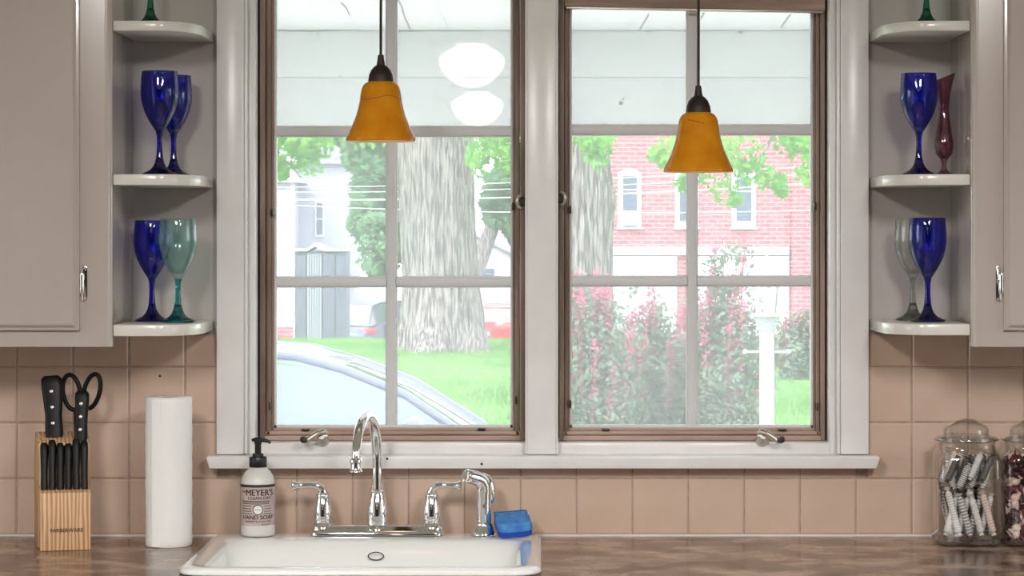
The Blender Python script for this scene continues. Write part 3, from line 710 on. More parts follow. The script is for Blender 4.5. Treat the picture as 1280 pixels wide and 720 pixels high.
MB().tube([(-.004,.004,.113),(.004,.006,.108),(.0105,.007,.096),(.0135,.007,.082),(.0135,.006,.068),(.0125,.005,.060)], [.008,.0100,.0105,.0100,.0080,.004], 14).build('trigger', M['chrome'], s_, ang=60)
MB().lathe([(.0135,.0228),(.0140,.0245),(.0135,.0268)], 26).build('collar', M['nickel'], s_)

# sponge
SPY = -.115
sp = empty('kitchen_sponge', (PX(641.5, SPY), SPY, DK), .12); tag(sp, 'blue scrub sponge resting on the sink corner', 'sponge')
def slab(x0,x1,y0,y1,z0,z1,seed,amp):
    nx, ny = 14, 12; mb = MB(); 
    bm = bmesh.new(); bmesh.ops.create_cube(bm, size=1)
    bmesh.ops.subdivide_edges(bm, edges=bm.edges, cuts=7, use_grid_fill=True)
    for v_ in bm.verts:
        x, y, z = v_.co
        e = 1-.06*(max(0,abs(x)-.36)/.14)**2
        X = x0+(x+.5)*(x1-x0); Y = y0+(y*e+.5)*(y1-y0); Z = z0+(z*(1-.12*(abs(x)*2)**6)+.5)*(z1-z0)
        n_ = mnoise.noise(Vector((X*60+seed, Y*60, Z*60)))*amp
        v_.co = (X+n_, Y+mnoise.noise(Vector((X*60, Y*60+seed, Z*60)))*amp, Z+.010*x*x+.5*n_*(z > 0))
    me = bpy.data.meshes.new('sponge'); bm.to_mesh(me); bm.free(); me.polygons.foreach_set('use_smooth', [True]*len(me.polygons)); return me
tilt = Matrix.Rotation(math.radians(13), 4, 'X')
for nm, zz0, zz1, mm, am in (('scrub_layer', 0, .010, 'scrub', .0012), ('sponge_layer', .0102, .026, 'sponge', .0022)):
    me = slab(-.032, .032, -.040, .040, zz0, zz1, zz0*900, am); me.materials.append(M[mm]); me.transform(Matrix.Rotation(-.06, 4, 'Y')@tilt)
    mn = None; o = link(nm, me, sp)
zmin = min(v_.co.z for o in sp.children for v_ in o.data.vertices)
for o in sp.children: o.location.z = -zmin

# ------------------------------------------------------------------ soap bottle
BY = -.112
so_ = empty('soap_bottle', (PX(322.5, BY), BY, DK)); tag(so_, 'white pump bottle of hand soap with dark band and printed label on the sink', 'soap bottle')
BR = LEN(21.3, BY)
u = BR/.0326
bp_ = [(0,0),(.027,0),(.0305,.0015),(.0322,.005),(.0326,.010),(.0326,.098),(.0318,.106),(.0295,.114),(.0255,.121),(.0200,.127),(.0165,.1295),(.0150,.131),(.0145,.136)]
MB().lathe([(r*u, h) for r, h in bp_], 44).build('bottle', M['bottle'], so_, ang=50)
lab = MB(); A0, A1 = -PI*.95, PI*.05   # label covers the front half
def wrap(z0, z1, rr, a0, a1, n=36):
    v = []; f = []
    for k in range(n+1):
        a = a0+(a1-a0)*k/n
        for z in (z0, z1): v.append((rr*math.cos(a), rr*math.sin(a), z))
    for k in range(n): f.append((2*k, 2*k+2, 2*k+3, 2*k+1))
    return MB().add(v, f)
lb = wrap(.022, .0985, BR+.0003, -PI*1.02, PI*.02).build('label', M['label'], so_, recalc=False)
wrap(.0952, .1005, BR+.0005, -PI*1.02, PI*.02).build('label_band', M['label_dark'], lb, recalc=False)
def wrap_text(body, size, z, a_c=-PI/2+.10, sx=1.0, m='label_dark', name='lettering', lift=.0008):
    m0 = text_mesh(body, size, extrude=0)         # heavier strokes: two copies a hair apart
    vs = [tuple(v_.co) for v_ in m0.vertices]; fs = [tuple(p_.vertices) for p_ in m0.polygons]; nv = len(vs); dx = size*.028
    me = bpy.data.meshes.new('lettering'); me.from_pydata([(x-dx, y, 0) for x, y, z in vs]+[(x+dx, y+dx*.4, 0) for x, y, z in vs], [], fs+[tuple(i+nv for i in p_) for p_ in fs])
    for v_ in me.vertices:
        a = a_c+v_.co.x*sx/BR; zz = z+v_.co.y
        v_.co = ((BR+lift)*math.cos(a), (BR+lift)*math.sin(a), zz)
    me.materials.clear(); me.materials.append(M[m]); return link(name, me, lb)
wrap_text("MEYER'S", .0172, .0848, -PI/2+.22, .92)
wrap_text("MRS.", .0048, .0865, -PI/2-.78, 1)
wrap_text("CLEAN DAY", .0078, .0745, -PI/2+.22, 1.12)
wrap_text("HAND SOAP", .0112, .0375, -PI/2+.10, 1.02)
wrap_text("LAVENDER OIL & ALOE VERA", .0042, .0300, -PI/2+.10, .98)
wrap_text("12.5 FL OZ", .0036, .0238, -PI/2+.55, 1)
ln = MB()
for z_, a0, a1 in ((.0690,-.95,.85),(.0668,-.95,.85),(.0640,-.9,.8),(.0595,-.95,-.25),(.0545,-.95,-.28),(.0495,-.95,-.28),(.0450,-.95,-.22),(.0595,.45,.95),(.0545,.48,.95),(.0495,.48,.95),(.0450,.42,.95)):
    w_ = wrap(z_-.0006, z_+.0006, BR+.0007, -PI/2+a0, -PI/2+a1, 16); ln.add(w_.v, w_.f)
ln.build('label_lines', M['label_dark'], lb, recalc=False)
def disc(rr, lift, m, name):
    v = [(0,0)]+[(rr*math.cos(a), rr*math.sin(a)) for a in np.linspace(0,2*PI,33)[:-1]]
    V = [((BR+lift)*math.cos(-PI/2+.10+x/BR), (BR+lift)*math.sin(-PI/2+.10+x/BR), .0525+y) for x, y in v]
    return MB().add(V, [(0, 1+k, 1+(k+1)%32) for k in range(32)]).build(name, m, lb, recalc=False)
disc(.0098, .0007, M['label_dark'], 'seal_ring'); disc(.0082, .0009, M['label_white'], 'seal')
wrap_text("LAVENDER", .0026, .0525, -PI/2+.10, 1, lift=.0011)
MB().lathe([(.0165,.132),(.0170,.133),(.0170,.150),(.0160,.152),(.0110,.1525),(.0105,.158),(.0062,.159),(.0062,.176),(.0075,.177),(.0075,.184),(.0050,.186)], 30).build('pump', M['pump'], so_, ang=40)
MB().tube([(-.012,.001,.1835),(-.004,0,.1850),(.004,-.001,.1850),(.014,-.003,.1835),(.021,-.0045,.1815),(.0245,-.005,.1785)], [.0028,.0042,.0044,.0038,.0030,.0026], 14).build('nozzle', M['pump'], so_, ang=60)

# ------------------------------------------------------------------ paper towel
TY = -.155
t = empty('paper_towel_roll', (PX(211, TY), TY, CT+.0005), .3); tag(t, 'standing roll of white paper towels on the counter', 'paper towels')
tr = LEN(29, TY); th_ = LEN(186, TY)
prof = [(.021,.0),(tr-.002,0),(tr,.003)]+[(tr+.0004*math.sin(k*2.1), .003+(th_-.006)*k/24) for k in range(1,24)]+[(tr,th_-.003),(tr-.003,th_),(.021,th_),(.021,th_-.004)]
roll = MB().lathe(prof+[(.021,.0)], 64); roll.build('roll', M['paper'], t, ang=50)
MB().lathe([(.0208,.001),(.0208,th_-.001),(.0188,th_-.001),(.0188,.001),(.0208,.001)], 40).build('core', M['card'], t, ang=50)
fl = MB(); n=10; v=[]
for k in range(n+1):
    a = -2.45+.35*k/n; rr = tr+.0012+.0028*(1-k/n)
    for z in (.002, th_-.002): v.append((rr*math.cos(a), rr*math.sin(a), z))
    for z in (th_-.002, .002): v.append(((rr-.0008)*math.cos(a), (rr-.0008)*math.sin(a), z))
fl.loops([v[4*k:4*k+4] for k in range(n+1)], cap0=True, cap1=True).build('loose_sheet', M['paper'], t, ang=50)

# ------------------------------------------------------------------ knife block
KY = -.235
KROT = .25
kb = empty('knife_block', (PX(82, KY), KY, CT+.0005), KROT); tag(kb, 'pale pine knife block on the counter by the paper towels', 'knife block')
kw = LEN(31, KY)      # half width
FH = LEN(72, KY); BH = LEN(134, KY+.06)
frt = [(0,0),(.050,0),(.050,FH*.99+.012),(0,FH)]
MB().prism(frt, -kw, kw, 'x').build('front_block', M['pine'], kb, bevel=.0015)
bck = [(.0505,0),(.150,0),(.165,BH*.80),(.118,BH+.012),(.0505,BH-.006)]
MB().prism(bck, -kw-.003, kw+.003, 'x').build('rear_block', M['pine'], kb, bevel=.0015)
me = text_mesh('FARBERWARE', .0098, extrude=.0002, bold=.02); me.transform(Matrix.Rotation(PI/2, 4, 'X')); me.transform(Matrix.Translation((.002, -.0003, LEN(25, KY)))); me.materials.clear(); me.materials.append(M['label_dark'])
link('lettering', me, kb)
KR = kb.matrix_basis.to_3x3() if False else Matrix.Rotation(KROT, 3, 'Z')
KO = Vector(kb.location)
def kw_(p): return KO+KR@Vector((p[0]+(.012 if p[1] > .06 else 0), p[1], p[2]))
def handle(name, base, tip, w0, w1, dep, label, cat, grp, rivets=0, butt=0.0):
    base, tip = kw_(base), kw_(tip); ax = (tip-base); Ln = ax.length; ax.normalize()
    o = empty(name, base); tag(o, label, cat, grp)
    q_ = Vector((0,0,1)).rotation_difference(ax).to_matrix().to_4x4()
    secs = [(0,w0*.92),(.08,w0),(.35,w0*.93),(.6,w1*.95),(.82,w1*1.04),(.95,w1*1.0),(1,w1*.72)]
    lp_ = []
    for k, (tt, ww) in enumerate(secs):
        off = butt*max(0, tt-.6)
        dd = dep*(1 if tt < .98 else .7)
        lp_.append([(x+off, y, z) for x, y, z in rrect(-ww, ww, -dd, dd, min(ww, dd)*.75, tt*Ln, 4)])
    h = MB().loops(lp_, cap0=True, cap1=True).xf(q_).build('handle', M['black'], o, ang=50)
    bl = MB().box(-w0*.7, w0*.7, -.0008, .0008, -.035, .001).xf(q_).build('blade', M['rivet'], o)
    for k in range(rivets):
        tt = .22+.26*k
        rv = MB().lathe([(.0033,0),(.0033,.0008),(.0024,.0014)], 14, (butt*max(0,tt-.6), -dep, tt*Ln), axis=(0,-1,0)).xf(q_).build('rivet', M['rivet'], o)
    return o
# six steak knives in the front row
for k in range(6):
    xk = -kw+.0085+k*.0150
    lbl = 'black steak knife handle in the front row of the pine block'
    handle('steak_knife', (xk, .022, FH+.004), (xk+.001, .047, FH+.004+LEN(60+random.uniform(-4,2), KY)), .0064, .0070, .0065, lbl, 'knife', 'steak knives in the block')
handle('chef_knife', (-kw+.019, .085, BH+.003), (-kw+.016, .105, BH+.003+LEN(77, KY)), .0170, .0195, .010, 'large black chef knife handle with three rivets, tallest in the pine block', 'knife', None, 3, -.004)
handle('carving_knife', (kw-.026, .066, BH-.004), (kw-.022, .080, BH+LEN(60, KY)), .0125, .0130, .009, 'black riveted knife handle standing in front of the scissors', 'knife', None, 3)
# scissors
base = kw_((kw-.028, .108, BH+.0085)); sc_ = empty('kitchen_scissors', base); tag(sc_, 'black handled kitchen scissors stuck in the pine block', 'scissors')
def loop(cx, cz, rx, rz, tilt_, seam, root):
    pts = []
    for a in np.linspace(0, 2*PI, 25):
        x = rx*math.cos(a); z = rz*math.sin(a); pts.append((cx+x*math.cos(tilt_)-z*math.sin(tilt_), .0, cz+x*math.sin(tilt_)+z*math.cos(tilt_)))
    MB().tube(pts, .0045, 12, caps=False).build('finger_loop', M['black'], root, ang=70)
    MB().tube([(0,0,-.004),(seam[0]*.5,0,seam[1]*.45),(seam[0],0,seam[1])], [.0075,.0065,.005], 12).build('shank', M['black'], root, ang=70)
sh = MB().box(-.008,.008,-.002,.002,-.04,.002).build('blades', M['rivet'], sc_)
loop(-.0125, .078, .0165, .034, .16, (-.004, .044), sc_)
loop(.0265, .080, .0150, .034, -.24, (.014, .050), sc_)
MB().lathe([(.0045,0),(.0045,.001),(.003,.002)], 14, (.002, -.0075, .02), axis=(0,-1,0)).build('pivot_screw', M['rivet'], sc_)

# ------------------------------------------------------------------ candy jars
def jar(px, label, fill):
    JY = -.125; x = PX(px, JY)
    j = empty('glass_jar', (x, JY, CT+.0005)); tag(j, label, 'jar', 'square glass candy jars')
    h = LEN(39.5, JY); 
    sec = [(.80,.0,.0), (.95,.003,.0), (1,.010,0), (1,.120,0), (1.0,.163,0), (.99,.168,0), (.96,.174,0), (.90,.179,0), (.88,.185,0), (.88,.194,0), (.92,.198,0)]
    lo = [rrect(-h*s, h*s, -h*s, h*s, h*s*.28+max(0,z-.160)*.9, z, 6) for s, z, _ in sec]
    MB().loops(lo, cap0=True).build('body', M['jar'], j, ang=60)
    base = [rrect(-h*s, h*s, -h*s, h*s, h*s*.28, z, 6) for s, z in ((.80,.0005),(.94,.004),(.94,.009),(.8,.011))]
    MB().loops(base, cap0=True, cap1=True).build('thick_base', M['jar'], j, ang=60)
    LR = h*.99
    lid = [(h*.80,.196),(LR,.199),(LR,.2035),(LR*.97,.206),(h*.76,.208),(h*.72,.212),(h*.72,.220),(h*.66,.226),(h*.54,.2305),(h*.40,.233),(h*.36,.236),(h*.24,.2395),(0,.2405)]
    ld = MB().lathe(lid, 44).build('lid', M['lid'], j, ang=50)
    MB().tube([(LR*math.cos(a), LR*math.sin(a), .2012) for a in np.linspace(0,2*PI,41)], .0022, 8, caps=False).build('lid_rim', M['jar'], ld)
    return j, x, JY, h
def stripe(name, c1, c2, sc):
    m = band_mat(name, c1, c2, sc, 'Z', .3); m.node_tree.nodes['Wave Texture'].wave_profile = 'SIN'; return m
CAND = [stripe('white_candy_wrap', lin(240,238,236), lin(196,190,186), 60), stripe('grey_striped_wrap', lin(228,226,224), lin(120,112,110), 45), stripe('pinkish_wrap', lin(232,214,206), lin(205,180,170), 50), mat('dark_wrap', lin(92,84,82), .25)]
j1, jx, jy, jh = jar(1208, 'square lidded glass jar full of pale wrapped candy sticks', 0)
stick_meshes = []
for mi in range(4):
    pr = [(.001,-.006),(.0055,-.004),(.0022,.002)]
    for k in range(9):
        z = .004+k*.0088; pr += [(.0056,z),(.0064,z+.003),(.0056,z+.0066)]
    pr += [(.0022,.086),(.0058,.092),(.001,.094)]
    stick_meshes.append(MB().lathe(pr, 10).mesh('candy_stick', CAND[mi], ang=50))
kk = 0
for sl_ in range(7):                       # upright slots from front to back; the sticks of one slot lean together
    for tier in range(2):
        lean = random.choice((-1, 1))*random.uniform(.12, .34 if tier == 0 else .5)
        for q_ in range(4):
            xx = -.033+q_*.022
            Lk = random.uniform(.80, 1.0); z_ = .020+random.uniform(0, .006) if tier == 0 else .108+random.uniform(0, .022)
            if tier == 1: Lk *= .62
            ex = (.094*Lk)*math.sin(lean)
            xb = max(-.046-min(0, ex), min(.046-max(0, ex), xx-ex/2))
            if q_ and abs(xb-last) < .013: continue
            last = xb
            o = link('candy_stick', stick_meshes[[0,1,0,2,3,1,0,3,0][kk % 9]]); kk += 1
            o.location = (jx+xb, jy-.044+sl_*.0147, CT+z_); o.scale = (1.1, 1.1, Lk); o.rotation_euler = (0, lean, 0)
            tag(o, 'wrapped candy stick inside the glass jar of pale sticks', 'candy', 'candy sticks in the jar')
j2, jx2, jy2, jh2 = jar(1291, 'square lidded glass jar full of dark red and cream wrapped candies', 0)
RED = [mat('maroon_wrap', lin(96,34,44), .3, bump=(90,.6)), mat('cream_wrap', lin(226,200,190), .35, bump=(90,.5)), mat('plum_wrap', lin(58,26,32), .3)]
cand_me = []
for mi in range(3):
    mb = MB()
    seg = []
    for z, rx, ry in ((-.0165,.0085,.001),(-.0130,.0060,.0022),(-.0100,.0022,.0020),(-.0075,.0062,.0052),(-.003,.0078,.0062),(.003,.0076,.0064),(.0075,.0060,.0050),(.0100,.0022,.0022),(.0130,.0065,.0020),(.0165,.0088,.001)):
        seg.append([(rx*math.cos(a)*(1+.18*math.sin(3*a+z*300)), ry*math.sin(a), z) for a in np.linspace(0,2*PI,9)[:-1]])
    cand_me.append(mb.loops(seg, cap0=True, cap1=True).mesh('wrapped_candy', RED[mi], ang=40))
n_ = 0
for lay in range(11):
    for a in range(5):
        for c in range(5):
            if 0 < a < 4 and 0 < c < 4 and lay < 10: continue
            if c == 4 and a > 1: continue
            o = link('wrapped_candy', cand_me[[0,1,2,1,0][(n_*7+lay*3+random.randrange(5)) % 5]]); n_ += 1
            o.location = (jx2-.041+a*.0205+random.uniform(-.002,.002), jy2-.041+c*.0205+random.uniform(-.002,.002), CT+.021+lay*.0145+random.uniform(-.002,.002))
            o.rotation_euler = (random.uniform(0,6), random.uniform(0,6), random.uniform(0,6)); o.scale = (1.2,1.2,.85)
            tag(o, 'small twist-wrapped candy inside the jar of dark red candies', 'candy', 'dark red candies in the jar')

# ------------------------------------------------------------------ pendant lamps
SH = [(15.5,0),(19.5,2),(22.5,5.5),(24.3,10),(25.5,17),(26.6,25),(28.5,34),(31.5,44),(35.5,54),(40,64),(43.2,70),(44.2,73)]
def pendant(px, rim_py, y, label, vein):
    k = (y-CAMY)/F
    zr = PZ(rim_py, y); x = PX(px, y)
    r_ = empty('pendant_lamp', (x, y, zr)); tag(r_, label, 'pendant lamp', 'amber pendant lamps')
    H = 74*k
    out = [(a*k, H-h*k) for a, h in SH]; inn = [(max(a*k-.0028, .004), H-h*k) for a, h in SH]
    sh = MB().lathe(out, 56); shd = sh
    s1 = [(0.006,H+.0005)]+out
    o = MB(); 
    o.lathe(out+[(out[-1][0]-.0014,-.0012)]+[], 56); o.f = o.f[:-2]
    shade = o.build('shade', M['amber'], r_, ang=60)
    i_ = MB(); i_.lathe([(out[-1][0]-.0014,-.0012)]+inn[::-1], 56); i_.f = i_.f[:-2]
    i_.build('shade_lining', M['amber_in'], shade, ang=60)
    v_ = []
    for a, h in vein:
        rr = np.interp(h, [q[1] for q in SH], [q[0] for q in SH])*k+.0002
        v_.append((rr*math.cos(a), rr*math.sin(a), H-h*k))
    MB().tube(v_, .0006, 6).build('vein', M['vein'], shade)
    cap = [(15.8,-1),(15.8,1),(14.8,8),(12.3,14),(8.5,18.5),(5.4,20.5),(4.6,25),(3.6,33),(3.0,33.5)]
    MB().lathe([(a*k, H+h*k) for a, h in cap], 36).build('socket_cap', M['dark'], r_, ang=40)
    MB().tube([(0,0,H+33*k),(0.0005,0,(RZ-zr)*.5),(0,0,RZ-zr-.012)], .0026, 10).build('cord', M['dark'], r_)
    MB().lathe([(.004,RZ-zr-.022),(.03,RZ-zr-.018),(.058,RZ-zr-.006),(.06,RZ-zr-.0005)], 36).build('ceiling_canopy', M['dark'], r_)
    MB().lathe([(.009,H-.006),(.010,H-.02),(.018,H-.034),(.021,H-.048),(.016,H-.062),(0,H-.068)], 20).build('bulb', M['bulb'], r_)
    return r_
pendant(476, 176, -.35, 'amber glass bell pendant lamp hanging higher, above the sink faucet', [(a, 20+3*math.sin(a*2.1)+(6 if a > -1.2 else 0)*((a+1.2)/1.0 if a > -1.2 else 0)) for a in np.linspace(-2.7, -.3, 24)])
pendant(873, 214.5, -.35, 'amber glass bell pendant lamp hanging lower, above the bare counter', [(a, 9+6*(a+2.3)) for a in np.linspace(-2.2, -1.35, 12)])

# ------------------------------------------------------------------ ceiling lamps behind the camera (they show in the window glass)
def schoolhouse(x, y, z, label):
    r_ = empty('ceiling_lamp', (x, y, z)); tag(r_, label, 'ceiling lamp', 'schoolhouse ceiling lamps')
    gp = [(0,-.115),(.03,-.112),(.062,-.098),(.098,-.068),(.128,-.028),(.140,.012),(.140,.040),(.128,.062),(.100,.082),(.078,.094),(.070,.105),(.070,.118)]
    gp = [(a, b_*.82) for a, b_ in gp]
    MB().lathe(gp, 40).build('globe', M['globe'], r_, ang=60)
    MB().lathe([(.074,.092),(.078,.098),(.078,.125),(.05,.135),(.012,.138),(.012,RZ-z-.03),(.06,RZ-z-.02),(.065,RZ-z-.001)], 36).build('fitter', M['brass'], r_, ang=40)
schoolhouse(PX(591, 5.74-5+5-5)*0+(-.296), -5.56, 2.225, 'lit white schoolhouse globe lamp nearest the window, seen mirrored in its glass')
schoolhouse(-.346, -8.45, 2.185, 'lit white schoolhouse globe lamp deeper in the room, mirrored smaller in the glass')
for (fx_, fy_) in FIX:  # boxes around the added fill lights, outside the view
    r_ = empty('added_fill_box', (fx_, fy_, RZ)); tag(r_, 'long unseen light box added overhead to brighten the room', 'ceiling light', 'added fill boxes')
    MB().box(-.22,.22,-.64,.64,-.05,-.0005).build('housing', M['white_ext'], r_, bevel=.006)
    MB().loops([rrect(-.215,.215,-.635,.635,.02,-.0505), rrect(-.20,.20,-.62,.62,.02,-.075), rrect(-.15,.15,-.57,.57,.02,-.084)], cap0=True, cap1=True).build('diffuser', M['globe'], r_)

# ================================================================== outdoors
# porch: ceiling boards, beam, posts, floor
PY = 2.4
bz0, bz1 = PZ(167, PY), PZ(38.5, PY)
o = MB().box(-4.5, 4.5, PY, PY+.16, bz0, bz1+.10).build('porch_beam', M['porch'], smooth=False); struct(o, 'pale mint painted porch beam seen through the panes')
MB().box(-4.5, 4.5, PY-.012, PY, PZ(97, PY), bz1).build('beam_board', M['porch'], o, bevel=.002)
MB().box(-4.5, 4.5, PY-.012, PY, bz0, PZ(97.4, PY)).build('beam_board', M['porch'], o, bevel=.002)
pc = empty('porch_ceiling', (0, 1.3, bz1)); struct(pc, 'pale mint painted porch ceiling boards')
nb = 34
bme = MB().box(-.1295, .1295, WT-1.3+.002, PY-1.3-.014, 0, .02).mesh('ceiling_board', M['porch'], bevel=.0015)
for k in range(nb):
    q = link('ceiling_board', bme, pc); q.location = (-4.3+k*.26, 0, random.uniform(0,.002))
# roof above the porch
MB().box(-4.5, 4.5, WT+.002, PY+.5, bz1-bz1+.10+.03, .16+.03).xf(Matrix.Translation((0,-1.3,0))).build('porch_roof', M['roof'], pc, smooth=False)
# peeling cracks on the boards
def crack(pts, w_=.0016, par=o, y=PY-.0125):
    MB().tube([P(a, b_, y) for a, b_ in pts], w_, 5).build('paint_crack', M['crack'], par)
crack([(345,38),(380,39),(420,38.5),(432,37),(440,36),(446,38)], .0012); crack([(500,39),(540,38.5),(600,38.5)], .0011)
crack([(792,37),(800,35),(810,40),(818,37)], .0010)
for (a, b_, s_) in ((398,42,.004),(425,95,.003),(540,52,.003),(776,129,.006),(779,124,.003),(926,40,.006),(930,37,.004),(392,72,.0025),(566,108,.0025),(895,64,.002),(812,72,.002),(954,100,.0025),(798,50,.0025),(360,20,.002),(940,66,.002),(745,61,.002),(830,105,.003)):
    MB().lathe([(s_,0),(s_*.8,.001)], 9, P(a, b_, PY-.0125), axis=(0,-1,0)).build('paint_chip', M['crack'], o)
def ccrack(pts):     # cracks on the ceiling boards (z = bz1)
    L_ = []
    for a, b_ in pts:
        d = (bz1-ZC)*F/(VY-b_); L_.append((((a-VX)/F*d), d+CAMY-1.3, -.0008))
    MB().tube(L_, .0016, 5).build('paint_crack', M['crack'], pc)
ccrack([(498,0),(503,10),(506,22),(510,30),(513,37)]); ccrack([(426,3),(433,10),(437,19)]); ccrack([(811,18),(806,26),(800,36)]); ccrack([(988,18),(976,34)]); ccrack([(880,16),(876,24)])
for x in (-2.3, 2.3, -4.3, 4.3):
    q = empty('porch_post', (x, PY+.08, -.3)); 
    MB().box(-.06,.06,-.06,.06,.12,bz0+.3).build('shaft', M['porch'], q, bevel=.006); MB().box(-.085,.085,-.085,.085,.0,.12).build('plinth', M['porch'], q, bevel=.006)
    tag(q, 'square mint white porch post under the porch beam', 'post', 'porch posts')
struct(MB().box(-4.5, 4.5, WT+.002, PY+.45, -.64, -.3).build('porch_floor', M['concrete'], smooth=False), 'pale concrete porch floor')

# ground: lawn rising to the maple and falling to the street
def gz(y): return float(np.interp(y, [0, 12, 22, 35, 42, 50, 62, 75, 200], [-.64, -.64, -.60, -.29, -.45, -.9, -1.9, -2.1, -2.1]))
ys_ = list(np.arange(-14, 64, .8)); xs_ = np.linspace(-40, 40, 60); v = []; f_ = []
for y in ys_:
    for x in xs_: v.append((x, y, gz(y)+.05*mnoise.noise(Vector((x*.25, y*.25, 0)))*(1 if 8 < y < 60 else 0)))
n = len(xs_)
for i in range(len(ys_)-1):
    for k in range(n-1): f_.append((i*n+k, i*n+k+1, (i+1)*n+k+1, (i+1)*n+k))
struct(MB().add(v, f_).build('lawn_ground', M['grass']), 'green lawn sloping around the big maple')
struct(MB().box(-60, 60, 62.4, 130, -2.6, -2.1).build('street', M['asphalt'], smooth=False), 'pale street beyond the lawn')
struct(MB().box(-4.8, -.9, 7.51, 24, -.66, -.59).build('driveway', M['concrete'], smooth=False), 'pale driveway beside the porch')
struct(MB().box(-7, 7, 2.86, 7.5, -.66, -.585).build('bounce_walk', M['concrete'], smooth=False), 'unseen pale concrete walk added to bounce light onto the porch')  # added out of view to bounce neutral light up to the beam
# grass blades over the stretch that can be seen
N = 60000
gy = rng.uniform(20, 47, N); gx = rng.uniform(-.16, .14, N)*(gy+5)
zz = np.interp(gy, [0, 12, 22, 35, 42, 50], [-.64, -.64, -.60, -.29, -.45, -.9])
hgt = rng.uniform(.05, .11, N); wd = rng.uniform(.006, .012, N); an = rng.uniform(0, PI, N); ln_ = rng.normal(0, .03, (N, 2))
V = np.zeros((N, 3, 3)); V[:,0] = np.c_[gx-wd*np.cos(an), gy-wd*np.sin(an), zz-.03]; V[:,1] = np.c_[gx+wd*np.cos(an), gy+wd*np.sin(an), zz-.03]; V[:,2] = np.c_[gx+ln_[:,0], gy+ln_[:,1], zz+hgt]
o = link('grass_blades', fast_mesh('grass_blades', V.reshape(-1,3), np.arange(3*N).reshape(-1,3), M['blade']))
tag(o, 'blades of bright green grass covering the lawn', 'grass', kind='stuff')

# leaves
MAPLE = np.array([(0,-.5),(.12,-.12),(.5,-.22),(.30,.02),(.46,.25),(.16,.16),(0,.52),(-.16,.16),(-.46,.25),(-.30,.02),(-.5,-.22),(-.12,-.12)])
def leaf_cloud(name, centers, spread, n_per, size, m, shape='quad', droop=.4, seed=1):
    g_ = np.random.default_rng(seed); C = np.repeat(np.asarray(centers, float), n_per, axis=0); n = len(C)
    off = g_.normal(0, 1, (n,3)); off /= np.linalg.norm(off, axis=1)[:,None]; off *= (g_.random(n)**.45)[:,None]
    S = np.asarray(spread, float); S = np.repeat(S, n_per, axis=0) if S.ndim == 2 else S
    C = C+off*S
    nrm = g_.normal(0, 1, (n,3)); nrm[:,2] += .6; nrm[:,1] -= droop; nrm /= np.linalg.norm(nrm, axis=1)[:,None]
    a = np.cross(nrm, g_.normal(0,1,(n,3))); a /= np.linalg.norm(a, axis=1)[:,None]; b_ = np.cross(nrm, a)
    sz = size*g_.uniform(.65, 1.25, n)
    tmpl = MAPLE if shape == 'maple' else np.array([(0,-.5),(.34,0),(0,.5),(-.34,0)])
    k = len(tmpl)
    V = C[:,None,:]+sz[:,None,None]*(tmpl[None,:,0,None]*a[:,None,:]+tmpl[None,:,1,None]*b_[:,None,:])
    return fast_mesh(name, V.reshape(-1,3), np.arange(n*k).reshape(-1,k), m)

# big maple trunks with ridged bark
def trunk_mesh(name, prof, seed, top, amp=.045, nth=220, nz=170, knob=None):
    v = []; f_ = []; zs = np.linspace(prof[0][0], top, nz)
    for z in zs:
        R_ = np.interp(z, [p[0] for p in prof], [p[1] for p in prof]); cx = np.interp(z, [p[0] for p in prof], [p[2] for p in prof])
        for k in range(nth):
            a = 2*PI*k/nth; ca, sa = math.cos(a), math.sin(a)
            p = Vector((ca*3.6+seed, sa*3.6, z*.42)); n1 = mnoise.noise(p*1.0); wob = mnoise.noise(Vector((ca*1.2, sa*1.2, z*.8+seed)))
            rdg = abs(mnoise.noise(Vector((ca*13+wob*.8+seed, sa*13+wob*.8, z*.9))))*1.5
            fl_ = max(0, 1-(z-prof[0][0])/.9)**2
            root_ = fl_*.16*math.cos(a*5+seed)
            kn = 0
            if knob: kn = knob[2]*math.exp(-((z-knob[1])/.35)**2)*max(0, math.cos(a-knob[0]))**3
            r_ = R_*(1+.05*n1+root_+kn)+amp*(rdg-.5)
            v.append((cx+r_*ca, r_*sa, z))
    for i in range(nz-1):
        for k in range(nth): l = (k+1) % nth; f_.append((i*nth+k, i*nth+l, (i+1)*nth+l, (i+1)*nth+k))
    return fast_mesh(name, np.array(v), np.array(f_), M['bark'])
def tubes(list_): 
    m = MB()
    for pts, r in list_: m.tube(pts, r, 10)
    return m
D1 = 35.0
def rel(px, py, y, root): return P(px, py, y)-Vector(root.location)
t1 = empty('maple_tree', (PX(551, D1), D1, gz(D1)-.03)); tag(t1, 'huge old maple with thick grey furrowed trunk in the middle of the lawn', 'tree', 'maple trees on the lawn')
prof = [(-.1,.86,.03),(.15,.74,.03),(.45,.66,.02),(1.0,.615,0),(2.0,.60,-.03),(3.4,.585,-.09),(6,.58,-.12)]
me = trunk_mesh('trunk', prof, 3.1, 6.2); me.polygons.foreach_set('use_smooth', [True]*len(me.polygons)); link('trunk', me, t1)
br1 = [([(-.1,0,4.8),(-1.6,-.3,6.2),(-3.2,-.8,6.6),(-4.4,-1.4,5.6),(-4.9,-1.8,4.6)], [.26,.18,.11,.05,.02]), ([(-.1,0,5.4),(1.2,-.6,6.6),(2.3,-1.0,6.3),(2.6,-1.2,5.2)], [.28,.16,.08,.02]), ([(0,0,6),(.2,.6,8),(.4,1,9.5)], [.4,.25,.1])]
tubes(br1).build('branches', M['bark'], t1)
lc = []; lsp = []
def cl(px, py, y, sx, sy, sz, root): lc.append(tuple(rel(px, py, y, root))); lsp.append((sx, sy, sz))
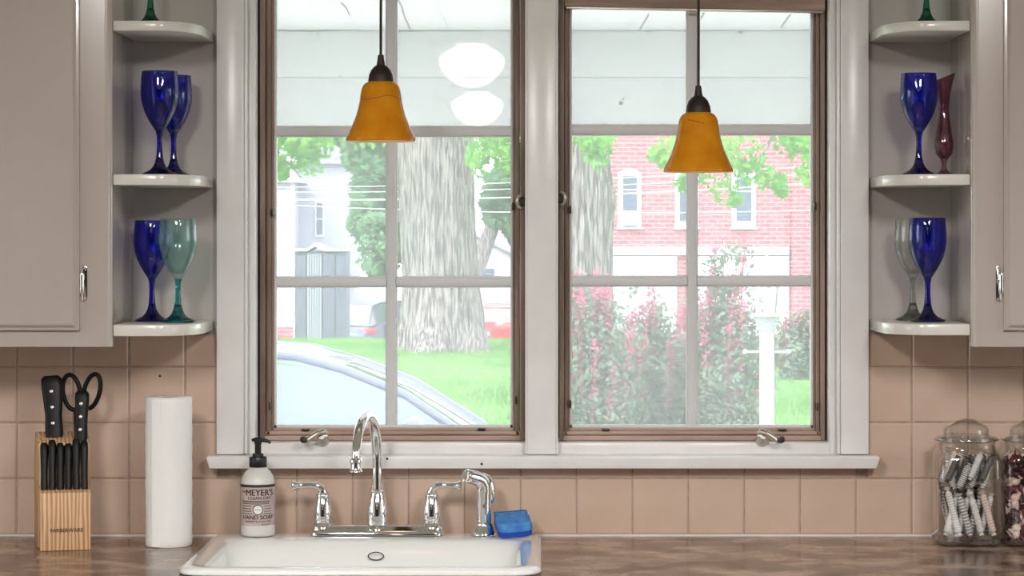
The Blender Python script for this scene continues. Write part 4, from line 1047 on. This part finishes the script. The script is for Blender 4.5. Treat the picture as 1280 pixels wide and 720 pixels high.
for a in ((345,190,.25,.3,.25),(372,186,.2,.3,.2),(383,198,.18,.3,.22),(395,180,.22,.3,.15),(365,172,.35,.3,.12),(352,212,.08,.2,.12),(430,168,.6,.6,.14),(605,176,.22,.3,.22),(598,200,.12,.2,.18),(622,178,.26,.3,.2),(630,200,.12,.2,.15),(640,170,.3,.3,.3)):
    cl(a[0], a[1], D1-1.4, a[2], a[3], a[4], t1)
link('foliage', leaf_cloud('foliage', lc, np.array(lsp)*1.6, 90, .14, M['leaf'], 'maple', seed=5), t1)['kind'] = 'stuff'
link('crown', leaf_cloud('crown', [(-4,-1,7.5),(2,-1,7.6),(0,1,9.5),(-1.5,-2,8.5),(3,1,8.6)], np.array([(2.4,2,1.6),(2,2,1.5),(3,2.5,2),(2.5,2,1.5),(2,2,1.5)]), 1400, .26, M['leaf'], 'quad', seed=6), t1)['kind'] = 'stuff'
D2 = 33.0
t2 = empty('maple_tree', (PX(726, D2), D2, gz(D2)-.03)); tag(t2, 'grey maple trunk with a bulge, standing behind the flowering shrubs', 'tree', 'maple trees on the lawn')
prof = [(-.1,.62,0),(.3,.52,0),(1,.455,.01),(2.0,.455,.02),(3.4,.42,-.02),(6,.40,-.06)]
me = trunk_mesh('trunk', prof, 8.7, 6.0, .04, 190, 160, knob=(-.5, 2.42, .16)); me.polygons.foreach_set('use_smooth', [True]*len(me.polygons)); link('trunk', me, t2)
tubes([([(0,0,4.6),(1.4,-.5,5.2),(2.3,-.9,4.6),(2.9,-1.2,3.6),(2.6,-1.3,3.0)], [.2,.14,.08,.04,.012]), ([(1.4,-.5,5.2),(2.8,-.6,5.0),(3.6,-.9,4.2),(3.9,-1.1,3.3)], [.1,.08,.05,.015]), ([(2.3,-.9,4.6),(1.9,-1.2,3.9),(1.5,-1.3,3.4)], [.06,.03,.01]), ([(0,0,5.6),(-1,.2,7),(-1.4,.4,8.5)], [.3,.2,.08])]).build('branches', M['bark'], t2)
lc = []; lsp = []
for a in ((745,190,.13,.16,.14),(735,178,.14,.16,.1),(757,180,.1,.2,.1),(823,192,.1,.2,.07),(838,183,.14,.2,.12),(832,203,.08,.2,.06),(888,180,.22,.3,.12),(925,178,.2,.3,.12),(905,200,.16,.3,.10),(872,215,.12,.2,.12),(855,225,.08,.2,.10),(930,215,.16,.2,.12),(945,205,.12,.2,.10),(960,225,.13,.2,.10),(975,232,.08,.2,.10),(905,238,.14,.2,.14),(918,250,.06,.1,.06),(985,180,.22,.3,.08),(1005,186,.14,.2,.12),(1008,215,.09,.2,.14),(1000,172,.2,.2,.08),(978,240,.04,.1,.05)):
    cl(a[0], a[1], D2-1.2, a[2], a[3], a[4], t2)
link('foliage', leaf_cloud('foliage', lc, np.array(lsp)*1.8, 62, .125, M['leaf'], 'maple', seed=9), t2)['kind'] = 'stuff'
link('crown', leaf_cloud('crown', [(3,-.6,6.6),(-1,0,8.2),(1.5,.5,8)], np.array([(2,1.5,1.2),(2.5,2,1.8),(2.4,2,1.6)]), 1400, .26, M['leaf'], 'quad', seed=10), t2)['kind'] = 'stuff'

# background trees
def bgtree(px, py, y, sx, sz, n, label, seed, size=.34, tpx=None):
    base = Vector((PX(tpx or px, y), y, -2.1)); r_ = empty('leafy_tree', base); tag(r_, label, 'tree', 'leafy trees across the street')
    c = P(px, py, y)-base; g_ = random.Random(seed)
    MB().tube([(0,0,-.1),(.1,0,c.z*.4),(c.x*.7,.1,c.z*.9),(c.x,0,c.z+sz*.5)], [.34,.27,.2,.06], 12).build('trunk', M['bark'], r_)
    cs = []; ss = []
    for k in range(26):
        q = Vector((g_.gauss(0,1), g_.gauss(0,1), g_.gauss(0,1))).normalized()*g_.random()**.4
        cs.append((c.x+q.x*sx*.78, q.y*1.8, c.z+q.z*sz*.8)); ss.append((sx*.36, 1.1, sz*.26))
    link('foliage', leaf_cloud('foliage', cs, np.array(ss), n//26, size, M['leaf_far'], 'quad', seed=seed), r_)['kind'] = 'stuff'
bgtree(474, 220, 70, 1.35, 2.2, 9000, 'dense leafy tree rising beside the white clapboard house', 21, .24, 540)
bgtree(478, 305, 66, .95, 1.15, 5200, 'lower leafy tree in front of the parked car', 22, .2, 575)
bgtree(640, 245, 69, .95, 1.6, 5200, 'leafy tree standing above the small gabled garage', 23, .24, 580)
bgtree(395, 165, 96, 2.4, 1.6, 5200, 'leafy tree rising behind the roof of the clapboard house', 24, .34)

# white house
HY = 80
hs = empty('clapboard_house', (PX(380, HY), HY, -2.1)); tag(hs, 'white clapboard house with brick footing across the street', 'house')
T = Matrix.Translation(-hs.location)
def hb(mb, nm, m, par=hs, **k): return mb.xf(T).build(nm, m, par, **k)
xc, xr = PX(366, HY), PX(432, HY+2)
hb(MB().box(-14, xc, HY, HY+8, PZ(409, HY), PZ(228, HY)), 'front_wall', M['siding'], smooth=False)
hb(MB().box(-14, xc+.02, HY-.05, HY+8, -2.3, PZ(409, HY)), 'brick_footing', M['brick'], smooth=False)
hb(MB().box(xc, xr, HY+2, HY+9, -2.3, PZ(205, HY+2)), 'wing_wall', M['siding_shade'], smooth=False)
hb(MB().prism([(-14.3, PZ(228,HY)), (xc+.3, PZ(228,HY)), (xc+.1, PZ(222,HY)), (-10, 5.3), (-14.3, 5.3)], HY-.3, HY+8, 'y'), 'roof', M['white_ext'], smooth=False)
hb(MB().prism([(xc-.2, PZ(205,HY+2)), (xr+.25, PZ(205,HY+2)), ((xc+xr)/2, PZ(175,HY+2))], HY+1.7, HY+9, 'y'), 'wing_roof', M['roof'], smooth=False)
hb(MB().box(xc-.06, xc+.06, HY-.04, HY+.06, -2.1, PZ(228, HY)), 'corner_board', M['white_ext'], smooth=False)
wn = hb(MB().box(PX(394, HY+2), PX(405.5, HY+2), HY+1.94, HY+2.0, PZ(296, HY+2), PZ(251, HY+2)), 'window_frame', M['white_ext'], smooth=False)
for a, c in ((253.5, 272.5), (274.5, 293)): hb(MB().box(PX(396, HY+2), PX(403.5, HY+2), HY+1.92, HY+1.938, PZ(c, HY+2), PZ(a, HY+2)), 'pane', M['ext_glass'], wn, smooth=False)

# shed
EY = 56
e = empty('garden_shed', (PX(400, EY), EY, gz(EY))); tag(e, 'grey board shed with a small pointed gable over its door', 'shed')
T = Matrix.Translation(-e.location)
def eb(mb, nm, m, par=e, **k): return mb.xf(T).build(nm, m, par, **k)
eb(MB().box(PX(368.5,EY), PX(432,EY), EY+.03, EY+1.4, gz(EY)-.1, PZ(314,EY)), 'body', M['shed'], smooth=False)
eb(MB().prism([(PX(366,EY),PZ(314,EY)),(PX(384,EY),PZ(314,EY)),(PX(394,EY),PZ(308,EY)),(PX(406,EY),PZ(314,EY)),(PX(434,EY),PZ(314,EY)),(PX(434,EY),PZ(311,EY)),(PX(406,EY),PZ(311,EY)),(PX(394,EY),PZ(304,EY)),(PX(384,EY),PZ(311,EY)),(PX(366,EY),PZ(311,EY))], EY-.08, EY+1.5, 'y'), 'roof_trim', M['white_ext'], smooth=False)
for a, c, m in ((369,382.5,'shed'),(403.5,418.5,'shed'),(420,431.5,'shed')):
    eb(MB().box(PX(a,EY), PX(c,EY), EY, EY+.03, gz(EY), PZ(316,EY)), 'board_panel', M[m], bevel=.01)
for k in range(6): eb(MB().box(PX(384+k*3.1,EY), PX(386.3+k*3.1,EY), EY-.015, EY+.03, gz(EY), PZ(317,EY)), 'door_slat', M['shed_l'], smooth=False)

# gabled garage
GYY = 80
ga = empty('gabled_garage', (PX(592, GYY), GYY, -2.1), math.radians(-10)); tag(ga, 'small white gabled garage across the street beside the maple trunk', 'garage')
zr, ze = PZ(293, GYY)+2.1, PZ(318, GYY)+2.1
MB().prism([(-2.2,0),(2.2,0),(2.2,ze-.45),(0,zr-.05),(-2.2,ze-.45)], 0, 4, 'y').build('walls', M['siding'], ga, smooth=False)
for s in (-1,1):
    MB().prism([(0,zr),(s*2.45,ze-.55),(s*2.45,ze-.42),(0,zr+.12)], -.2, 4.2, 'y').build('roof_slope', M['roof'], ga, smooth=False)
wf = MB().box(.25,.75,-.05,0,ze-.85,ze-.45).build('window_frame', M['white_ext'], ga, smooth=False)
for a in (0,1):
    for c in (0,1): MB().box(.28+a*.23,.49+a*.23,-.07,-.051,ze-.83+c*.19,ze-.66+c*.19).build('pane', M['ext_glass'], wf, smooth=False)

# brick building
BYY = 85
bb = empty('brick_building', (PX(890, BYY), BYY, -2.1)); tag(bb, 'long red brick building with white framed upper windows across the street', 'building')
T = Matrix.Translation(-bb.location)
def bbd(mb, nm, m, par=bb, **k): return mb.xf(T).build(nm, m, par, **k)
bx0, bx1 = PX(742, BYY), PX(1013, BYY)
bbd(MB().box(bx0, bx1, BYY, BYY+9, -2.3, 7.5), 'brick_wall', M['brick'], smooth=False)
bbd(MB().box(PX(989,BYY), bx1+.03, BYY-.18, BYY+.1, -2.3, 7.5), 'corner_pier', M['brick'], smooth=False)
bbd(MB().box(bx0-.05, PX(986,BYY), BYY-.16, BYY, PZ(319,BYY), PZ(308,BYY)), 'sign_band', M['white_ext'], bevel=.02)
for a, c in ((742,846),(859,986)): bbd(MB().box(PX(a,BYY), PX(c,BYY), BYY-.08, BYY, -2.2, PZ(320,BYY)), 'shopfront', M['white_ext'], smooth=False)
for (a, c, t_, b_, ac) in ((772.5,802,212,284,1),(843.5,873,214,284,0),(914.5,945,214,284,0)):
    fr = bbd(MB().box(PX(a,BYY), PX(c,BYY), BYY-.07, BYY-.001, PZ(b_,BYY), PZ(t_+4,BYY)), 'window_frame', M['white_ext'], bevel=.01)
    arcp = [(PX(a,BYY), PZ(t_+4,BYY))]+[(PX(a+(c-a)*k/8,BYY), PZ(t_+4-5*math.sin(PI*k/8),BYY)) for k in range(1,8)]+[(PX(c,BYY), PZ(t_+4,BYY))]
    bbd(MB().prism(arcp, BYY-.075, BYY-.001, 'y'), 'arched_head', M['white_ext'], fr, smooth=False)
    bbd(MB().box(PX(a-2,BYY), PX(c+2,BYY), BYY-.14, BYY-.001, PZ(b_+2.5,BYY), PZ(b_,BYY)), 'window_ledge', M['white_ext'], fr, smooth=False)
    for (p_, q_) in ((t_+8, t_+24), (t_+26, t_+(51 if ac else 62))):
        bbd(MB().box(PX(a+6,BYY), PX(c-6,BYY), BYY-.09, BYY-.0705, PZ(q_,BYY), PZ(p_,BYY)), 'pane', M['ext_glass'], fr, smooth=False)
    if ac:
        bbd(MB().box(PX(a+5,BYY), PX(c-5,BYY), BYY-.35, BYY-.071, PZ(b_-2,BYY), PZ(b_-16,BYY)), 'air_conditioner', M['white_ext'], fr, bevel=.02)

# ------------------------------------------------------------------ cars
def car(loc, rz, paint, label, kind='sedan'):
    c = empty('car', loc, rz); tag(c, label, 'car', 'parked cars')
    suv = kind == 'suv'
    L_, W_ = 4.6, .90; H_ = 1.70 if suv else 1.45; belt = 1.02 if suv else .93; 
    # lower body, lofted along its length (x forward)
    st = [(-2.30,.50,.74,.80),(-2.22,.32,.90,.86),(-1.9,.22,belt-.01,.90),(-1.0,.20,belt,.915),(0,.20,belt,.915),(.9,.20,belt-.02,.91),(1.25,.20,belt-.08,.90),(1.85,.22,belt-.18,.87),(2.2,.30,belt-.30,.80),(2.32,.42,.60,.70)]
    lp_ = []
    for x, z0, z1, w_ in st:
        m_ = (z0+z1)/2
        lp_.append([(x,-w_*.92,z0),(x,-w_,z0+.08),(x,-w_*1.0,m_),(x,-w_*.97,z1-.05),(x,-w_*.90,z1),(x,w_*.90,z1),(x,w_*.97,z1-.05),(x,w_,m_),(x,w_,z0+.08),(x,w_*.92,z0)])
    MB().loops(lp_, cap0=True, cap1=True).build('body', paint, c, ang=40)
    # greenhouse glass and roof
    if suv: gs = [(-2.15,belt,.76),(-1.95,H_-.14,.66),(-1.6,H_-.05,.64),(-.6,H_,.64),(.15,H_-.06,.63),(.42,H_-.16,.64),(1.15,belt-.03,.76)]
    else: gs = [(-1.75,belt,.74),(-1.25,H_-.14,.62),(-.95,H_-.055,.60),(-.35,H_,.60),(.12,H_-.035,.60),(.40,H_-.11,.61),(.78,H_-.26,.67),(1.22,belt-.03,.76)]
    lp_ = [[(x,-.80,belt-.08),(x,-w_-.012,z-.03),(x,-w_*.9,z-.004),(x,w_*.9,z-.004),(x,w_+.012,z-.03),(x,.80,belt-.08)] for x, z, w_ in gs]
    MB().loops(lp_, cap0=True, cap1=True).build('window_glass', M['carglass'], c, ang=40)
    # roof skin over the middle stations, and roof rails / pillars following the glass edge
    rs = gs[1:-2] if not suv else gs[1:-1]
    lp_ = [[(x,-w_-.02,z-.045),(x,-w_*.92,z+.004),(x,-w_*.5,z+.022),(x,w_*.5,z+.022),(x,w_*.92,z+.004),(x,w_+.02,z-.045)] for x, z, w_ in rs]
    MB().loops(lp_, cap0=True, cap1=True).build('roof', paint, c, ang=50)
    for s in (-1, 1):
        MB().tube([(x, s*(w_+.005), z-.022) for x, z, w_ in gs], .027, 10).build('roof_rail', paint, c, ang=60)
        px_ = -.45 if not suv else -.5
        MB().tube([(px_+.02, s*.665, H_-.07), (px_-.06, s*.80, belt-.02)], .028, 8).build('pillar', M['tyre'], c)
        MB().tube([(x, s*(w_+.02), z-.075) for x, z, w_ in gs[1:-1]], .009, 6).build('window_trim', M['chrome'], c)
        MB().tube([(-1.7, s*.865, belt), (.0, s*.875, belt), (1.1, s*.84, belt-.03)], .012, 6).build('belt_moulding', M['chrome'], c)
        MB().sphere((.85, s*.99, belt+.06), .11, 12, 8, (.6,1,.7)).build('mirror', paint, c)
        MB().box(-2.27,-1.98, *sorted((s*.58, s*.905)), .72, .90).build('tail_light', M['taillight'], c, bevel=.03)
        MB().box(2.08,2.30, *sorted((s*.46, s*.78)), .56, .68).build('head_light', M['white_ext'], c, bevel=.03)
        for x in (-1.42, 1.42):
            w2_ = MB().lathe([(.19,.0),(.31,.0),(.335,.03),(.335,.17),(.31,.20),(.19,.20),(.19,.0)], 28, (x, s*.93, .335), axis=(0,-s,0)).build('wheel', M['tyre'], c, ang=40)
            MB().lathe([(0,.02),(.06,.012),(.10,.03),(.19,.035),(.20,.10),(0,.10)], 24, (x, s*.93, .335), axis=(0,-s,0)).build('rim', M['chrome'], w2_, ang=40)
    return c
CYY = 10.0
car((PX(352, CYY)-.06, CYY+.9, -.62), 0, M['silver'], 'silver car parked on the driveway close to the porch')
car((PX(514, 70), 71.5, -2.1), math.radians(38), M['greycar'], 'grey car with red tail light parked across the lawn', 'suv')
car((PX(636, 76.5), 76.8, -2.1), math.radians(80), M['redcar'], 'red car parked beside the gabled garage')

# ------------------------------------------------------------------ lamp post
LY = 15.0
lpz = gz(LY)
lp0 = empty('lamp_post', (PX(958.5, LY), LY, lpz)); tag(lp0, 'white garden lamp post with glass lantern and ladder bar', 'lamp post')
k = (LY-CAMY)/F; zt_ = PZ(397, LY)-lpz
MB().lathe([(.10,-.1),(.10,.06),(.075,.09),(9.5*k,.14),(9.0*k,zt_-.02)], 24).build('post', M['post_paint'], lp0, ang=40)
MB().lathe([(9*k,zt_-.12),(13*k,zt_-.05),(17*k,zt_),(19*k,zt_+.012),(19*k,zt_+.03),(14*k,zt_+.035)], 24).build('lantern_base', M['post_paint'], lp0, ang=40)
zb_ = PZ(440, LY)-lpz
MB().tube([(-26*k,0,zb_),(26*k,0,zb_)], .011, 10).build('ladder_bar', M['post_paint'], lp0)
for s in (-1,1): MB().sphere((s*27*k,0,zb_), .022, 12, 8).build('ball_end', M['post_paint'], lp0)
ztop_ = PZ(345, LY)-lpz
for a in range(4):
    q = a*PI/2+PI/4
    MB().tube([(16*k*math.cos(q),16*k*math.sin(q),zt_+.03),(22*k*math.cos(q),22*k*math.sin(q),ztop_)], .008, 6).build('lantern_bar', M['post_paint'], lp0)
gq = [[(r_*math.cos(a*PI/2+PI/4), r_*math.sin(a*PI/2+PI/4), z) for a in range(4)] for r_, z in ((15*k,zt_+.03),(21*k,ztop_))]
MB().loops(gq).build('lantern_glass', M['jar'], lp0, smooth=False)
MB().lathe([(23*k,ztop_),(23*k,ztop_+.015),(14*k,ztop_+.06),(6*k,ztop_+.10),(3*k,ztop_+.12),(3.5*k,ztop_+.14),(1.2*k,ztop_+.165),(0,ztop_+.19)], 24).build('lantern_roof', M['post_paint'], lp0, ang=40)
MB().lathe([(.012,zt_+.03),(.012,zt_+.09),(.03,zt_+.12),(.034,zt_+.16),(.02,zt_+.2),(0,zt_+.21)], 16).build('bulb', M['label_white'], lp0)

# ------------------------------------------------------------------ flowering shrubs
def shrub(px, y, halfw, h, nst, label, seed, pink=1.0):
    base = Vector((PX(px, y), y, gz(y))); s_ = empty('flowering_shrub', base); tag(s_, label, 'shrub', 'pink flowering shrubs')
    g_ = random.Random(seed); m = MB(); lc_ = []; ls_ = []; pc_ = []; ps_ = []
    for k in range(nst):
        a = g_.uniform(0, 2*PI); r0 = halfw*g_.random()**.6; x, yy = r0*math.cos(a), r0*math.sin(a)*.8
        hh = h*(1-.38*(r0/halfw)**2)*g_.uniform(.72, 1.06)
        p0 = Vector((x*.25, yy*.25, -.05)); p1 = Vector((x*.7, yy*.7, hh*.45)); p2 = Vector((x+g_.gauss(0,.04), yy, hh))
        m.tube([p0, p1, p2], [.014,.009,.003], 5)
        for t_ in np.linspace(.12, .95, 9):
            q = (p0.lerp(p1, t_*2) if t_ < .5 else p1.lerp(p2, t_*2-1)); lc_.append(tuple(q+Vector((g_.gauss(0,.05), g_.gauss(0,.05), 0)))); ls_.append((.13,.13,.12))
        if g_.random() < pink:
            for t_ in (.55,.7,.82,.92,1.0):
                q = p1.lerp(p2, t_*2-1 if t_ < 1 else 1); pc_.append(tuple(q)); ps_.append((.05,.05,.10))
    m.build('stems', M['stem'], s_, recalc=False)['kind'] = 'stuff'
    link('foliage', leaf_cloud('foliage', lc_, np.array(ls_), 22, .058, M['leaf_shrub'], 'quad', seed=seed), s_)['kind'] = 'stuff'
    link('blossoms', leaf_cloud('blossoms', pc_, np.array(ps_), 34, .040, M['pink'], 'quad', seed=seed+1), s_)['kind'] = 'stuff'
shrub(738, 17.5, .50, 1.86, 34, 'tall shrub with long pink flower spikes in front of the second maple', 31, .8)
shrub(822, 18.4, .50, 1.72, 30, 'bushy pink tipped shrub between its two taller neighbours', 32, .6)
shrub(908, 17.6, .48, 2.05, 36, 'tallest shrub with pink tips, behind the lamp post', 33, .55)
shrub(996, 29.0, .30, .95, 22, 'small pinkish shrub on the lawn side of the lamp post', 34, .6)

# ------------------------------------------------------------------ overhead cables and their poles
CYB = 48
for x, nm in ((-26, 'clapboard house'), (26, 'brick building')):
    q = empty('utility_pole', (x, CYB, gz(CYB)-.2)); tag(q, 'wooden utility pole on the street side by the '+nm, 'utility pole', 'utility poles')
    MB().lathe([(.16,0),(.11,9)], 16).build('pole', M['pole'], q); MB().box(-.06,.06,-1,1,7.6,7.75).build('crossarm', M['pole'], q)
k = (CYB-CAMY)
for ic, (nm, a, c, r_) in enumerate((('highest', (340,234), (1018,212), .008), ('second', (340,240.5), (1018,222), .007), ('thickest', (340,250), (1018,234), .015), ('lowest', (340,256), (1018,268), .009))):
    yc_ = CYB-.9+.6*ic; pa, pb = P(a[0], a[1], yc_), P(c[0], c[1], yc_); d = (pb-pa)/(pb.x-pa.x)
    pts = []
    for x in np.linspace(-25.85, 25.85, 41):
        q = pa+d*(x-pa.x); pts.append((q.x, q.y, q.z+.0035*((x+1)**2-20)))
    o = MB().tube(pts, r_, 6).build('overhead_cable', M['wire']); tag(o, nm+' pale overhead cable crossing behind the maples', 'cable', 'overhead cables')
